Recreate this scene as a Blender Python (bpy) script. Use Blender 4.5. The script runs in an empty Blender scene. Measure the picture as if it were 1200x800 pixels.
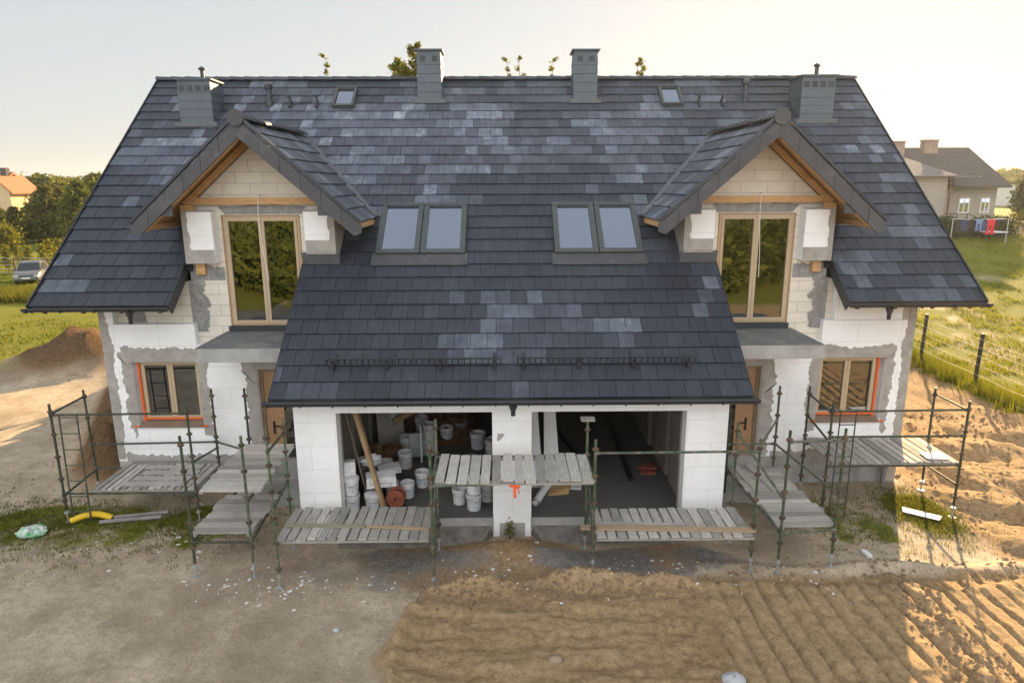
import bpy, math, random
import numpy as np
from mathutils import Vector, Matrix
random.seed(7); RNG = np.random.default_rng(11)
S = bpy.context.scene; C = S.collection
R = math.radians; PI = math.pi
# ------------------------------------------------------------------ helpers
ORG = {}
def tag(o, label=None, cat=None, group=None, kind=None):
    if label: o['label'] = label
    if cat: o['category'] = cat
    if group: o['group'] = group
    if kind: o['kind'] = kind
    return o
def thing(name, label, cat, loc=(0, 0, 0), group=None, rz=0):
    o = bpy.data.objects.new(name, None); C.objects.link(o); o.empty_display_size = .2
    o.location = loc; o.rotation_euler = (0, 0, rz); ORG[o.name] = tuple(loc)
    return tag(o, label, cat, group)
def dup(o, loc=None, rz=None, sc=None, label=None, parent=None):
    c = o.copy(); C.objects.link(c)
    if parent is not None: c.parent = parent
    if loc is not None: c.location = loc
    if rz is not None: c.rotation_euler = (o.rotation_euler[0], o.rotation_euler[1], rz)
    if sc is not None: c.scale = (sc, sc, sc) if isinstance(sc, (int, float)) else sc
    if label: c['label'] = label
    ORG[c.name] = ORG.get(o.name, (0, 0, 0))
    for ch in list(o.children): dup(ch, parent=c)
    return c
class MB:
    def __init__(s): s.v = []; s.f = []; s.t = []; s.m = []; s.tone = 0.; s.mi = 0; s.c = []
    def add(s, vs, fs):
        b = len(s.v); s.v += [tuple(p) for p in vs]
        for f in fs: s.f.append([i + b for i in f]); s.t.append(s.tone); s.m.append(s.mi)
    def hexa(s, p):   # 8 pts: bottom 4 ccw, top 4 ccw
        s.add(p, [(3, 2, 1, 0), (4, 5, 6, 7), (0, 1, 5, 4), (1, 2, 6, 5), (2, 3, 7, 6), (3, 0, 4, 7)])
    def box(s, x0, x1, y0, y1, z0, z1):
        s.hexa([(x0, y0, z0), (x1, y0, z0), (x1, y1, z0), (x0, y1, z0), (x0, y0, z1), (x1, y0, z1), (x1, y1, z1), (x0, y1, z1)])
    def bar(s, a, b, w, h, up=(0, 0, 1)):   # rectangular bar centred on the line a-b
        a = Vector(a); b = Vector(b); d = (b - a).normalized(); u = Vector(up)
        if abs(d.dot(u)) > .99: u = Vector((0, 1, 0))
        r = d.cross(u).normalized(); u = r.cross(d)
        q = lambda p: [p - r*w/2 - u*h/2, p + r*w/2 - u*h/2, p + r*w/2 + u*h/2, p - r*w/2 + u*h/2]
        A = q(a); B = q(b); s.add(A + B, [(0, 1, 2, 3), (7, 6, 5, 4), (0, 4, 5, 1), (1, 5, 6, 2), (2, 6, 7, 3), (3, 7, 4, 0)])
    def tube(s, pts, r, n=8, cap=True):
        pts = [Vector(p) for p in pts]; rs = r if isinstance(r, (list, tuple)) else [r]*len(pts)
        b = len(s.v); vs = []; fs = []
        for i, p in enumerate(pts):
            d = (pts[min(i+1, len(pts)-1)] - pts[max(i-1, 0)]).normalized()
            u = Vector((0, 0, 1)) if abs(d.z) < .95 else Vector((1, 0, 0))
            x = d.cross(u).normalized(); y = x.cross(d)
            for k in range(n):
                a = 2*PI*k/n; vs.append(p + (x*math.cos(a) + y*math.sin(a))*rs[i])
        for i in range(len(pts)-1):
            for k in range(n):
                k2 = (k+1) % n; fs.append((i*n+k, i*n+k2, (i+1)*n+k2, (i+1)*n+k))
        if cap: fs.append(tuple(range(n))[::-1]); fs.append(tuple((len(pts)-1)*n + k for k in range(n)))
        s.add(vs, fs)
    def lathe(s, prof, c=(0, 0, 0), n=20, rot=None):   # prof: (r,z)
        vs = []; fs = []; c = Vector(c)
        for r, z in prof:
            for k in range(n):
                a = 2*PI*k/n; p = Vector((r*math.cos(a), r*math.sin(a), z))
                if rot: p = rot @ p
                vs.append(c + p)
        for i in range(len(prof)-1):
            for k in range(n):
                k2 = (k+1) % n; fs.append((i*n+k, i*n+k2, (i+1)*n+k2, (i+1)*n+k))
        s.add(vs, fs)
    def prism(s, poly, f, d):   # poly 2d list, f(a,b)->point, extruded by vector d
        d = Vector(d); A = [Vector(f(a, b)) for a, b in poly]; B = [p + d for p in A]; n = len(A)
        s.add(A + B, [tuple(range(n))[::-1], tuple(range(n, 2*n))] + [(i, (i+1) % n, (i+1) % n + n, i + n) for i in range(n)])
    def cut(s): s.c.append((len(s.v), len(s.f)))
    def build_each(s, name, mat, parent=None, **k):
        out = []; v0 = f0 = 0
        for v1, f1 in s.c + [(len(s.v), len(s.f))]:
            if f1 > f0:
                m = MB(); m.v = s.v[v0:v1]; m.f = [[i-v0 for i in f] for f in s.f[f0:f1]]; m.t = s.t[f0:f1]; m.m = s.m[f0:f1]; out.append(m.build(name, mat, parent, **k))
            v0, f0 = v1, f1
        return out
    def build(s, name, mat, parent=None, smooth=False, loc=None, tone=False, root=None):
        org = Vector(ORG[(root or parent).name]) if (root or parent) is not None else Vector(loc or (0, 0, 0))
        me = bpy.data.meshes.new(name)
        me.from_pydata([tuple(Vector(p) - org) for p in s.v], [], s.f)
        for m in (mat if isinstance(mat, list) else [mat]): me.materials.append(m)
        if isinstance(mat, list): me.polygons.foreach_set('material_index', s.m)
        if tone:
            a = me.attributes.new('tone', 'FLOAT', 'FACE'); a.data.foreach_set('value', s.t)
        if smooth:
            me.polygons.foreach_set('use_smooth', [True]*len(me.polygons))
            try: me.set_sharp_from_angle(angle=R(38))
            except Exception: pass
        me.update()
        o = bpy.data.objects.new(name, me); C.objects.link(o)
        if parent is not None: o.parent = parent; ORG[o.name] = tuple(org)
        else: o.location = org; ORG[o.name] = tuple(org)
        return o
def np_mesh(name, V, F, mat, loc=(0, 0, 0), parent=None, attrs=None, smooth=False):
    me = bpy.data.meshes.new(name); V = np.asarray(V, np.float32) - np.array(loc, np.float32)
    k = F.shape[1]
    me.vertices.add(len(V)); me.vertices.foreach_set('co', V.ravel())
    me.loops.add(F.size); me.loops.foreach_set('vertex_index', F.ravel().astype(np.int32))
    me.polygons.add(len(F)); me.polygons.foreach_set('loop_start', np.arange(0, F.size, k, dtype=np.int32))
    me.update(calc_edges=True); me.materials.append(mat)
    for an, (ty, dom, arr) in (attrs or {}).items():
        a = me.attributes.new(an, ty, dom); a.data.foreach_set('color' if ty == 'FLOAT_COLOR' else 'value', np.asarray(arr, np.float32).ravel())
    if smooth: me.polygons.foreach_set('use_smooth', np.ones(len(F), bool))
    me.validate()
    o = bpy.data.objects.new(name, me); C.objects.link(o)
    if parent is not None: o.parent = parent
    else: o.location = loc
    ORG[o.name] = tuple(loc); return o
# ---- 2d value noise in numpy
TAB = RNG.random((256, 256))
def vn(x, y):
    xi = np.floor(x).astype(int); yi = np.floor(y).astype(int); fx = x - xi; fy = y - yi
    fx = fx*fx*(3-2*fx); fy = fy*fy*(3-2*fy); g = lambda a, b: TAB[a & 255, b & 255]
    return (g(xi, yi)*(1-fx) + g(xi+1, yi)*fx)*(1-fy) + (g(xi, yi+1)*(1-fx) + g(xi+1, yi+1)*fx)*fy
def fbm(x, y, sc, o=4, ox=0.):
    t = 0; a = .5; n = 0
    for i in range(o):
        t = t + a*vn(x/sc + 17.3*i + ox, y/sc + 9.1*i + ox*1.7); n += a; sc *= .5; a *= .5
    return t/n
sst = lambda a, b, x: (lambda t: t*t*(3-2*t))(np.clip((x-a)/(b-a), 0, 1))
# ------------------------------------------------------------------ materials
class NT:
    def __init__(s, name):
        s.mat = bpy.data.materials.new(name); s.mat.use_nodes = True; s.n = s.mat.node_tree; s.n.nodes.clear()
        s.out = s.n.nodes.new('ShaderNodeOutputMaterial'); s.co = None
    def add(s, t, **k):
        nd = s.n.nodes.new('ShaderNode' + t)
        for a, b in k.items():
            if hasattr(nd, a): setattr(nd, a, b)
            else: raise KeyError(a)
        return nd
    def link(s, a, b): s.n.links.new(a, b)
    def obj(s):
        if not s.co: s.co = s.add('TexCoord')
        return s.co.outputs['Object']
    def noise(s, scale, det=4, rough=.55, vec=None, mul=None):
        nd = s.add('TexNoise'); nd.inputs['Scale'].default_value = scale; nd.inputs['Detail'].default_value = det; nd.inputs['Roughness'].default_value = rough
        v = vec or s.obj()
        if mul:
            m = s.add('Mapping'); m.inputs['Scale'].default_value = mul; s.link(v, m.inputs['Vector']); v = m.outputs[0]
        s.link(v, nd.inputs['Vector']); return nd.outputs['Fac']
    def ramp(s, fac, stops):
        nd = s.add('ValToRGB'); e = nd.color_ramp.elements
        while len(e) < len(stops): e.new(.5)
        for q, (p, c) in zip(e, stops): q.position = p; q.color = (*c, 1) if len(c) == 3 else c
        s.link(fac, nd.inputs[0]); return nd.outputs[0]
    def mix(s, fac, a, b, bt='MIX'):
        nd = s.add('Mix'); nd.data_type = 'RGBA'; nd.blend_type = bt
        for sock, v in ((nd.inputs[0], fac), (nd.inputs[6], a), (nd.inputs[7], b)):
            if hasattr(v, 'is_output') or isinstance(v, bpy.types.NodeSocket): s.link(v, sock)
            elif isinstance(v, (int, float)): sock.default_value = v
            else: sock.default_value = (*v, 1)
        return nd.outputs[2]
    def math(s, op, a, b=None):
        nd = s.add('Math'); nd.operation = op
        for i, v in enumerate((a, b)):
            if v is None: continue
            if isinstance(v, (int, float)): nd.inputs[i].default_value = v
            else: s.link(v, nd.inputs[i])
        return nd.outputs[0]
    def bump(s, h, st=.3, d=.02):
        nd = s.add('Bump'); nd.inputs['Strength'].default_value = st; nd.inputs['Distance'].default_value = d; s.link(h, nd.inputs['Height']); return nd.outputs[0]
    def pbr(s, col, rough=.6, metal=0., spec=.5, nrm=None, emit=None):
        p = s.add('BsdfPrincipled')
        for k, v in (('Base Color', col), ('Roughness', rough), ('Metallic', metal), ('Specular IOR Level', spec)):
            if isinstance(v, bpy.types.NodeSocket): s.link(v, p.inputs[k])
            elif isinstance(v, (int, float)): p.inputs[k].default_value = v
            else: p.inputs[k].default_value = (*v, 1)
        if nrm is not None: s.link(nrm, p.inputs['Normal'])
        s.link(p.outputs[0], s.out.inputs[0]); s.p = p; return s.mat
def sc3(c, k): return tuple(min(1, x*k) for x in c)
def M(name, c, rough=.6, metal=0., var=.2, scale=3., bump=0., bscale=40., spec=.4, dirt=None, dsc=2., dth=.55, rand=0., mul=None):
    t = NT(name); n = t.noise(scale, 5, .6, mul=mul)
    col = t.ramp(n, [(.25, sc3(c, 1-var)), (.75, sc3(c, 1+var))])
    if dirt: col = t.mix(t.ramp(t.noise(dsc, 6, .65), [(dth-.06, (0, 0, 0)), (dth+.12, (1, 1, 1))]), col, dirt)
    if rand:
        oi = t.add('ObjectInfo'); f = t.math('MULTIPLY_ADD', oi.outputs['Random'], rand*2); f.node.inputs[2].default_value = 1-rand
        hv = t.add('HueSaturation'); t.link(f, hv.inputs['Value']); t.link(col, hv.inputs['Color']); col = hv.outputs[0]
    nr = t.bump(t.noise(bscale, 5, .6, mul=mul), bump, .02) if bump else None
    return t.pbr(col, rough, metal, spec, nr)
def joints(t, vec_scale, c_brick, c_joint, w, h, mort=.006, bump=.4, beads=True, off=.5):
    """block coursing on an XZ wall: brick texture fed with (x, z)"""
    sp = t.add('SeparateXYZ'); t.link(t.obj(), sp.inputs[0]); cb = t.add('CombineXYZ')
    t.link(sp.outputs[0], cb.inputs[0]); t.link(sp.outputs[2], cb.inputs[1])
    b = t.add('TexBrick'); t.link(cb.outputs[0], b.inputs['Vector']); b.offset = off
    b.inputs['Scale'].default_value = 1; b.inputs['Brick Width'].default_value = w; b.inputs['Row Height'].default_value = h
    b.inputs['Mortar Size'].default_value = mort; b.inputs['Mortar Smooth'].default_value = .2
    b.inputs['Color1'].default_value = (*c_brick, 1); b.inputs['Color2'].default_value = (*sc3(c_brick, .95), 1); b.inputs['Mortar'].default_value = (*c_joint, 1)
    return b.outputs['Color'], b.outputs['Fac']
# eps insulation
t = NT('white foam'); c, f = joints(t, 1, (.86, .865, .87), (.56, .56, .55), 1.0, .5, .004)
c = t.mix(t.ramp(t.noise(1.3, 6, .7), [(.46, (0, 0, 0)), (.72, (.55, .55, .55))]), c, (.70, .685, .65))
c = t.mix(t.ramp(t.noise(14, 3, .7), [(.64, (0, 0, 0)), (.74, (.5, .5, .5))]), c, (.56, .54, .50))
EPS = t.pbr(c, .75, 0, .25, t.bump(t.noise(70, 3, .7), .25, .01))
t = NT('aerated block'); c, f = joints(t, 1, (.70, .65, .57), (.42, .39, .35), .6, .245, .008)
c = t.mix(t.ramp(t.noise(2.2, 6, .7), [(.45, (0, 0, 0)), (.8, (.55, .55, .55))]), c, (.50, .46, .40))
BLOCK = t.pbr(c, .9, 0, .15, t.bump(f, .25, .01))
MORTAR = M('adhesive mortar', (.34, .32, .295), .9, var=.24, scale=4, bump=.6, bscale=18, spec=.2, dirt=(.40, .38, .35), dsc=5, dth=.56)
CEM = M('cement grey', (.25, .245, .235), .9, var=.3, scale=6, bump=.5, bscale=30, spec=.2, dirt=(.40, .39, .37), dsc=9, dth=.6)
CONC = M('concrete', (.34, .335, .32), .85, var=.2, scale=2, bump=.2, bscale=30, spec=.25, dirt=(.23, .22, .205), dsc=1.6, dth=.55)
MEMBRANE = M('slab membrane', (.145, .15, .15), .7, var=.25, scale=1.6, bump=.15, spec=.3, dirt=(.22, .22, .21), dsc=2.5)
RAMP = M('dusty ramp concrete', (.20, .18, .155), .9, var=.25, scale=3, bump=.3, dirt=(.13, .11, .09), dsc=4, dth=.5)
FLOORC = M('screed', (.10, .097, .093), .75, var=.2, scale=1.2, bump=.1, spec=.3)
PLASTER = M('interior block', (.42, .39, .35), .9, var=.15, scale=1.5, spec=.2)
TIMBER = M('pine timber', (.50, .30, .14), .65, var=.25, scale=3, mul=(1.5, 9, 9), spec=.3, bump=.1, dirt=(.34, .17, .07), dsc=3, dth=.62)
FRAMEW = M('window laminate', (.46, .35, .23), .45, var=.12, scale=4, mul=(8, 8, 1), spec=.4)
DOORW = M('oak door laminate', (.36, .21, .11), .45, var=.25, scale=2.5, mul=(14, 14, 1), spec=.4)
ORANGE = M('orange tape', (.72, .12, .03), .5, var=.1)
BLACKM = M('black metal', (.012, .012, .013), .4, var=.2, spec=.5)
GUT = M('gutter steel', (.028, .031, .038), .38, var=.25, scale=2, spec=.5)
CLAD = M('chimney sheet', (.095, .115, .135), .55, .1, var=.12, scale=2.5, spec=.4)
CLADD = M('louvre dark', (.05, .055, .06), .5, .2, var=.2)
VERGE = M('verge tile', (.070, .070, .078), .6, var=.16, scale=3.5, bump=.15, bscale=60, spec=.35, dirt=(.11, .11, .12), dsc=3, dth=.6)
FLASH = M('lead flashing', (.12, .125, .135), .6, .1, var=.18, scale=3, bump=.2, bscale=12)
SKYF = M('skylight frame', (.075, .085, .085), .5, .1, var=.1)
SCGREEN = M('scaffold green paint', (.038, .082, .040), .55, .1, var=.4, scale=7, spec=.4, dirt=(.16, .13, .10), dsc=9, dth=.5, rand=.3)
SCDARK = M('scaffold dark paint', (.045, .055, .036), .6, .15, var=.4, scale=7, spec=.4, dirt=(.15, .13, .11), dsc=13, dth=.58, rand=.2)
SCCOL = M('rusty collar', (.075, .062, .045), .7, .15, var=.45, scale=9, rand=.3, dirt=(.14, .08, .04), dsc=8, dth=.55)
GALV = M('galvanised steel', (.45, .45, .44), .45, .6, var=.2, scale=6)
def plank_mat(name, c, mul):
    t = NT(name); n = t.noise(3, 6, .65, mul=mul); a = t.add('Attribute'); a.attribute_name = 'tone'
    col = t.ramp(n, [(.25, sc3(c, .62)), (.5, c), (.78, sc3(c, 1.35))])
    col = t.mix(t.ramp(t.noise(9, 5, .7), [(.60, (0, 0, 0)), (.70, (.55, .55, .55))]), col, (.62, .61, .59))
    col = t.mix(t.ramp(t.noise(2.3, 4, .7), [(.52, (0, 0, 0)), (.75, (.6, .6, .6))]), col, sc3(c, .55))
    v = t.math('MULTIPLY_ADD', a.outputs['Fac'], .7); v.node.inputs[2].default_value = .65
    hv = t.add('HueSaturation'); t.link(v, hv.inputs['Value']); t.link(col, hv.inputs['Color'])
    return t.pbr(hv.outputs[0], .85, 0, .2, t.bump(n, .5, .01))
PLK_Y = plank_mat('weathered plank lengthwise', (.37, .345, .31), (16, 1.2, 8))
PLK_X = plank_mat('weathered plank crosswise', (.37, .345, .31), (1.2, 16, 8))
GARW = M('dim toned block wall', (.22, .20, .18), .9, var=.2, scale=1.5, spec=.15)  # garage dimness put into the wall colour: a darker interior block
BOARD = M('greenish board', (.26, .23, .16), .8, var=.25, scale=3, mul=(2, 14, 14))
BOARDT = M('tan board', (.36, .26, .17), .8, var=.25, scale=3, mul=(2, 14, 14))
# roof tile
t = NT('concrete roof tile'); a = t.add('Attribute'); a.attribute_name = 'tone'; tn = a.outputs['Fac']
st = t.noise(2.2, 6, .7, mul=(9, 1.3, 1.3)); bl = t.noise(3.1, 6, .75); sp = t.noise(24, 3, .7)
x = t.math('MULTIPLY', tn, t.ramp(bl, [(.28, (.55, .55, .55)), (.66, (1.15, 1.15, 1.15))]))
x = t.math('ADD', x, t.math('MULTIPLY', t.ramp(st, [(.50, (0, 0, 0)), (.80, (1, 1, 1))]), .30))
col = t.ramp(x, [(0, (.025, .029, .039)), (.3, (.054, .063, .083)), (.65, (.13, .150, .187)), (1, (.37, .40, .45))])
col = t.mix(t.ramp(sp, [(.66, (0, 0, 0)), (.78, (.35, .35, .35))]), col, (.20, .21, .23))
TILE = t.pbr(col, t.ramp(bl, [(.3, (.36, .36, .36)), (.7, (.60, .60, .60))]), 0, .42, t.bump(t.noise(9, 6, .7), .35, .012))
# glass
def glass(name, tint, refl, rough=.01, gcol=(.90, .95, 1.0)):
    t = NT(name); tr = t.add('BsdfTransparent'); tr.inputs[0].default_value = (*tint, 1); gl = t.add('BsdfGlossy'); gl.inputs['Roughness'].default_value = rough
    gl.inputs['Color'].default_value = (*gcol, 1); fr = t.add('Fresnel'); fr.inputs[0].default_value = 1.5
    m = t.add('MixShader'); f = t.math('ADD', fr.outputs[0], refl); f.node.use_clamp = True
    nz = t.bump(t.noise(1.1, 2), .02, .05); t.link(nz, gl.inputs['Normal'])
    t.link(f, m.inputs[0]); t.link(tr.outputs[0], m.inputs[1]); t.link(gl.outputs[0], m.inputs[2]); t.link(m.outputs[0], t.out.inputs[0]); return t.mat
GLASS = glass('window glass', (.22, .23, .22), .19)
SGLASS = glass('skylight glass', (.62, .66, .86), .46, gcol=(.80, .86, 1.0))
WPL = M('white bucket plastic', (.66, .66, .67), .45, var=.12, scale=5, spec=.4, dirt=(.42, .40, .38), dsc=7, dth=.58, rand=.15)
GPL = M('grey plastic', (.22, .22, .22), .5, var=.2, scale=5)
BPL = M('black plastic', (.02, .02, .022), .5, var=.2)
YEL = M('yellow corrugated pipe', (.72, .48, .03), .5, var=.12)
RED = M('rusty red reel', (.25, .07, .04), .6, var=.3, scale=8)
BROWN = M('brown junk', (.12, .065, .035), .8, var=.4, scale=6, bump=.3)
CARDB = M('cardboard', (.40, .26, .12), .85, var=.15)
WHITE = M('white panel', (.72, .72, .72), .5, var=.06)
BAGG = M('green and white bag film', (.55, .60, .55), .5, var=.15, scale=6, dirt=(.05, .30, .10), dsc=7, dth=.5)
RUBBLE = M('rubber black', (.02, .02, .02), .8)
LEAFS = {}
def leafmat(name, a, b, tr=.35):
    t = NT(name); oi = t.add('ObjectInfo'); at = t.add('Attribute'); at.attribute_name = 'tone'
    col = t.ramp(at.outputs['Fac'], [(0, a), (1, b)])
    d = t.add('BsdfDiffuse'); l = t.add('BsdfTranslucent'); m = t.add('MixShader'); m.inputs[0].default_value = tr
    t.link(col, d.inputs[0]); c2 = t.mix(1., col, (1.25, 1.15, .55), 'MULTIPLY'); t.link(c2, l.inputs[0])
    t.link(d.outputs[0], m.inputs[1]); t.link(l.outputs[0], m.inputs[2]); t.link(m.outputs[0], t.out.inputs[0]); return t.mat
L_PINE = leafmat('pine needles', (.055, .07, .025), (.20, .19, .065), .4)
L_GREEN = leafmat('green leaves', (.055, .08, .022), (.19, .20, .055), .45)
L_BIRCH = leafmat('yellowing leaves', (.06, .085, .02), (.25, .23, .05), .45)
L_DARK = leafmat('thuja leaves', (.025, .04, .02), (.07, .09, .035), .25)
L_GRASS = leafmat('grass blades', (.08, .105, .012), (.28, .28, .035), .45)
L_GRASSD = leafmat('short green grass', (.05, .06, .02), (.16, .17, .045), .55)
BARK = M('bark', (.10, .075, .055), .9, var=.35, scale=8, bump=.4)
# ------------------------------------------------------------------ camera, light
cd = bpy.data.cameras.new('camera'); cam = bpy.data.objects.new('camera', cd); C.objects.link(cam); S.camera = cam
cd.sensor_fit = 'HORIZONTAL'; cd.sensor_width = 36; cd.lens = 786.656/1200*36; cd.clip_end = 4000; cd.clip_start = .1
pi_, ya, ro = .2293, .0107, -.0038
cp, spn = math.cos(pi_), math.sin(pi_)
fwd = Vector((math.sin(ya)*cp, math.cos(ya)*cp, -spn)); rt = Vector((math.cos(ya), -math.sin(ya), 0)); up = rt.cross(fwd)
r2 = rt*math.cos(ro) + up*math.sin(ro); u2 = -rt*math.sin(ro) + up*math.cos(ro)
cam.matrix_world = Matrix(((r2.x, u2.x, -fwd.x, -.1262), (r2.y, u2.y, -fwd.y, 0), (r2.z, u2.z, -fwd.z, 7.0545), (0, 0, 0, 1)))
EL, AZ = 17.0, 28.3
sd = Vector((math.sin(R(AZ))*math.cos(R(EL)), math.cos(R(AZ))*math.cos(R(EL)), math.sin(R(EL))))
ld = bpy.data.lights.new('sun', 'SUN'); ld.energy = 4.4; ld.angle = R(.5); ld.color = (1, .70, .37)
sun = bpy.data.objects.new('sun', ld); C.objects.link(sun); sun.rotation_euler = sd.to_track_quat('Z', 'Y').to_euler()
w = bpy.data.worlds.new('World'); S.world = w; w.use_nodes = True; nt = w.node_tree; nt.nodes.clear()
sk = nt.nodes.new('ShaderNodeTexSky'); sk.sky_type = 'NISHITA'; sk.sun_disc = False; sk.sun_elevation = R(EL); sk.sun_rotation = R(AZ)
sk.air_density = 1.0; sk.dust_density = .4; sk.ozone_density = 1.0; sk.altitude = 100
bg = nt.nodes.new('ShaderNodeBackground'); bg.inputs[1].default_value = .15; wo = nt.nodes.new('ShaderNodeOutputWorld')
gm_ = nt.nodes.new('ShaderNodeGamma'); gm_.inputs[1].default_value = .09; hs_ = nt.nodes.new('ShaderNodeHueSaturation'); hs_.inputs['Saturation'].default_value = 2.2
nt.links.new(sk.outputs[0], gm_.inputs[0]); nt.links.new(gm_.outputs[0], hs_.inputs['Color'])
# unseen bright cloud bank added behind the camera to light the facade
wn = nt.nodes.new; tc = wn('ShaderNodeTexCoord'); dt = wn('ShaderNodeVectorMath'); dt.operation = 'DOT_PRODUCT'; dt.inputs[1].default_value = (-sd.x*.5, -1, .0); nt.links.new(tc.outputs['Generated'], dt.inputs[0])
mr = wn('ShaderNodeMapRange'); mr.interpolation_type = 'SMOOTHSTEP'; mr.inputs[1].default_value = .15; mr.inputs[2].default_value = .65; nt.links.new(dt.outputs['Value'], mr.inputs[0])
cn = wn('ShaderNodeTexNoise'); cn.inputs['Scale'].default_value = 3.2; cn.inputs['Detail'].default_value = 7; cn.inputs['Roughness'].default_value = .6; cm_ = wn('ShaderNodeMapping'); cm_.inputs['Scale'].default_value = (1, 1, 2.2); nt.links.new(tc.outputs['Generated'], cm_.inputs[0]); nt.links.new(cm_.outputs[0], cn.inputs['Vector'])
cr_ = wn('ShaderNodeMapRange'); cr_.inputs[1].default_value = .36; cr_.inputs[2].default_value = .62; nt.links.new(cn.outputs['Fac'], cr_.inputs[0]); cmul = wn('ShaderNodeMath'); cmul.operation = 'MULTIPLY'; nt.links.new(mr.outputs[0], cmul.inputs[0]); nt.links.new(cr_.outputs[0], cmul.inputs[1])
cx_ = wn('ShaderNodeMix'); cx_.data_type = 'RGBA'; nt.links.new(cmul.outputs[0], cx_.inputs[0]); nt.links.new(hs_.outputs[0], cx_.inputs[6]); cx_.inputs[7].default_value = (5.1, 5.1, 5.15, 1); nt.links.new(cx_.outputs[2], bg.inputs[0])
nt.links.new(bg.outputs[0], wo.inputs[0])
S.view_settings.view_transform = 'Standard'; S.view_settings.look = 'None'; S.view_settings.gamma = 1; S.view_settings.exposure = 2.08
S.cycles.max_bounces = 8; S.cycles.transparent_max_bounces = 12
# ------------------------------------------------------------------ ground
def axis(a0, a1, st, lo, hi, g=1.13):
    m = list(np.arange(a0, a1, st)); s = st; p = a0; l = []
    while p > lo: s *= g; p -= s; l.append(p)
    s = st; p = m[-1]; r = []
    while p < hi: s *= g; p += s; r.append(p)
    return np.array(l[::-1] + m + r)
def hgt(x, y):
    rise = 3.2*sst(24, 65, y)*sst(6, 22, x) + 4*sst(70, 400, y)*sst(6, 22, x)*.3
    h = rise + .05*(fbm(x, y, 3.0, 4) - .5)*2
    h = h + .02*(fbm(x, y, .5, 3, 5.) - .5)
    rg = fbm(x, y, 1.1, 5, 3.)
    h = h + 1.3*np.exp(-((x+17.3)/2.2)**2 - ((y-26.4)/1.5)**2)*(.2 + 1.0*rg + .9*fbm(x, y, .7, 5, 71.))
    h = h + 1.15*np.exp(-((x+10.2+(y-16)*.45)/.75)**2)*sst(14.6, 16.5, y)*(1-sst(22, 26, y))*(.2 + 1.6*rg)
    h = h + .34*np.exp(-((x-.0)/1.15)**2 - ((y-11.75)/.5)**2)*(.6 + .8*rg)*(1-sst(12.2, 12.6, y)*.9)
    rim = padmask(x, y); h = h + rim*(.13 + .05*sst(9.0, 10.4, y))
    edge = np.exp(-((y - (10.62 + .12*np.sin(x*1.3)))/.17)**2)*sst(-1.7, -.9, x)*(1-sst(3.0, 3.6, x))
    edge2 = np.exp(-((x + 1.85 - .25*np.maximum(0, y-9.3)*.8)/.16)**2)*(1-sst(9.9, 10.5, y))
    h = h + np.maximum(0, .62*edge*(rg-.22)) + .26*edge2*rg*(.3 + 1.4*fbm(x, y, .35, 3, 1.))
    h = h + rim*(.17*(fbm(x*.16, y, .22, 4, 14.) - .5)*(1-sst(2.6, 3.4, x)) + .10*(fbm(x, y, 1.3, 3, 51.) - .5) + .10*(fbm(x, y, .30, 5, 8.)-.5))
    h = h - .06*np.exp(-((x + .7 - (y-10.0)*.16)/.05)**2)*sst(9.3, 9.5, y)*(1-sst(10.4, 10.55, y))
    tr = trmask(x, y)
    xx = x - .05*(10.8-y)*sst(4.5, 6.5, x) + .045*(fbm(x, y, 1.1, 4, 2.) - .5)
    ph = (xx/.345) % 1.0; g = np.exp(-((ph-.5)/.085)**2)
    brk = .65 + .5*fbm(x, y, 1.0, 3, 61.); h = h + tr*(-.10*g*brk + .012*np.exp(-((ph-.72)/.10)**2)*brk + .035*(fbm(x, y, .15, 4, 9.) - .5))
    strip = np.exp(-((x - 6.75 + .25*np.sin(y*1.1))/.26)**2)*tr*(fbm(x, y, .4, 4, 1.))
    strip2 = np.exp(-((y - 11.2 - .1*np.sin(x*2))/.18)**2)*sst(3.0, 3.6, x)*(1-sst(9.2, 10.5, x))*rg
    h = h + .22*strip + .24*strip2
    cl = clodmask(x, y); h = h + cl*(.42*(fbm(x, y, .75, 6, 6.) - .45) + .10*np.sin((x*.4+y)*3.2)*rg)
    return h
def heap0(x, y): return 1.5*np.exp(-((x+17.3)/2.6)**2 - ((y-26.4)/1.9)**2) + 1.3*np.exp(-((x+10.2+(y-16)*.45)/.95)**2)*sst(14, 16, y)*(1-sst(22, 26, y))
def padmask(x, y):
    b = 1.0*(fbm(x, y, 1.1, 4, 4.) - .5)
    return sst(-2.1, -1.7, x - .2*np.maximum(0, y-9.3) + b)*(1-sst(10.4, 10.75, y + b))
def trmask(x, y):
    b = .3*(fbm(x, y, .7, 3, 4.) - .5)
    return sst(3.1, 3.5, x + b)*(1-sst(10.8, 11.2, y + b))*(1-sst(11.5, 13, x))*sst(2, 4, y)
def clodmask(x, y):
    return sst(9.2, 10.2, x + .6*(fbm(x, y, 1.2, 3) - .5))*(1-sst(15.5, 16.5, x))*sst(10.8, 11.8, y)*(1-sst(21, 25, y))
xs = axis(-14, 13.0, .04, -900, 900, 1.09); ys = axis(7.6, 16.5, .04, -120, 1500, 1.09)
X, Y = np.meshgrid(xs, ys); Z = hgt(X, Y)
F1 = fbm(X, Y, 1.6, 5, 12.); F2 = fbm(X, Y, 4.5, 5, 21.); F3 = fbm(X, Y, .6, 4, 31.)
soil = np.maximum.reduce([padmask(X, Y)*.95, trmask(X, Y)*.85, clodmask(X, Y), 1.2*np.exp(-((X+17.3)/2.4)**2 - ((Y-26.4)/1.7)**2),
    0*X, np.exp(-((X)/1.2)**2 - ((Y-11.6)/.6)**2),
    .8*sst(9, 10, X)*(1-sst(15.8, 16.4, X))*sst(11, 12, Y)*(1-sst(30, 34, Y))])
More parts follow.
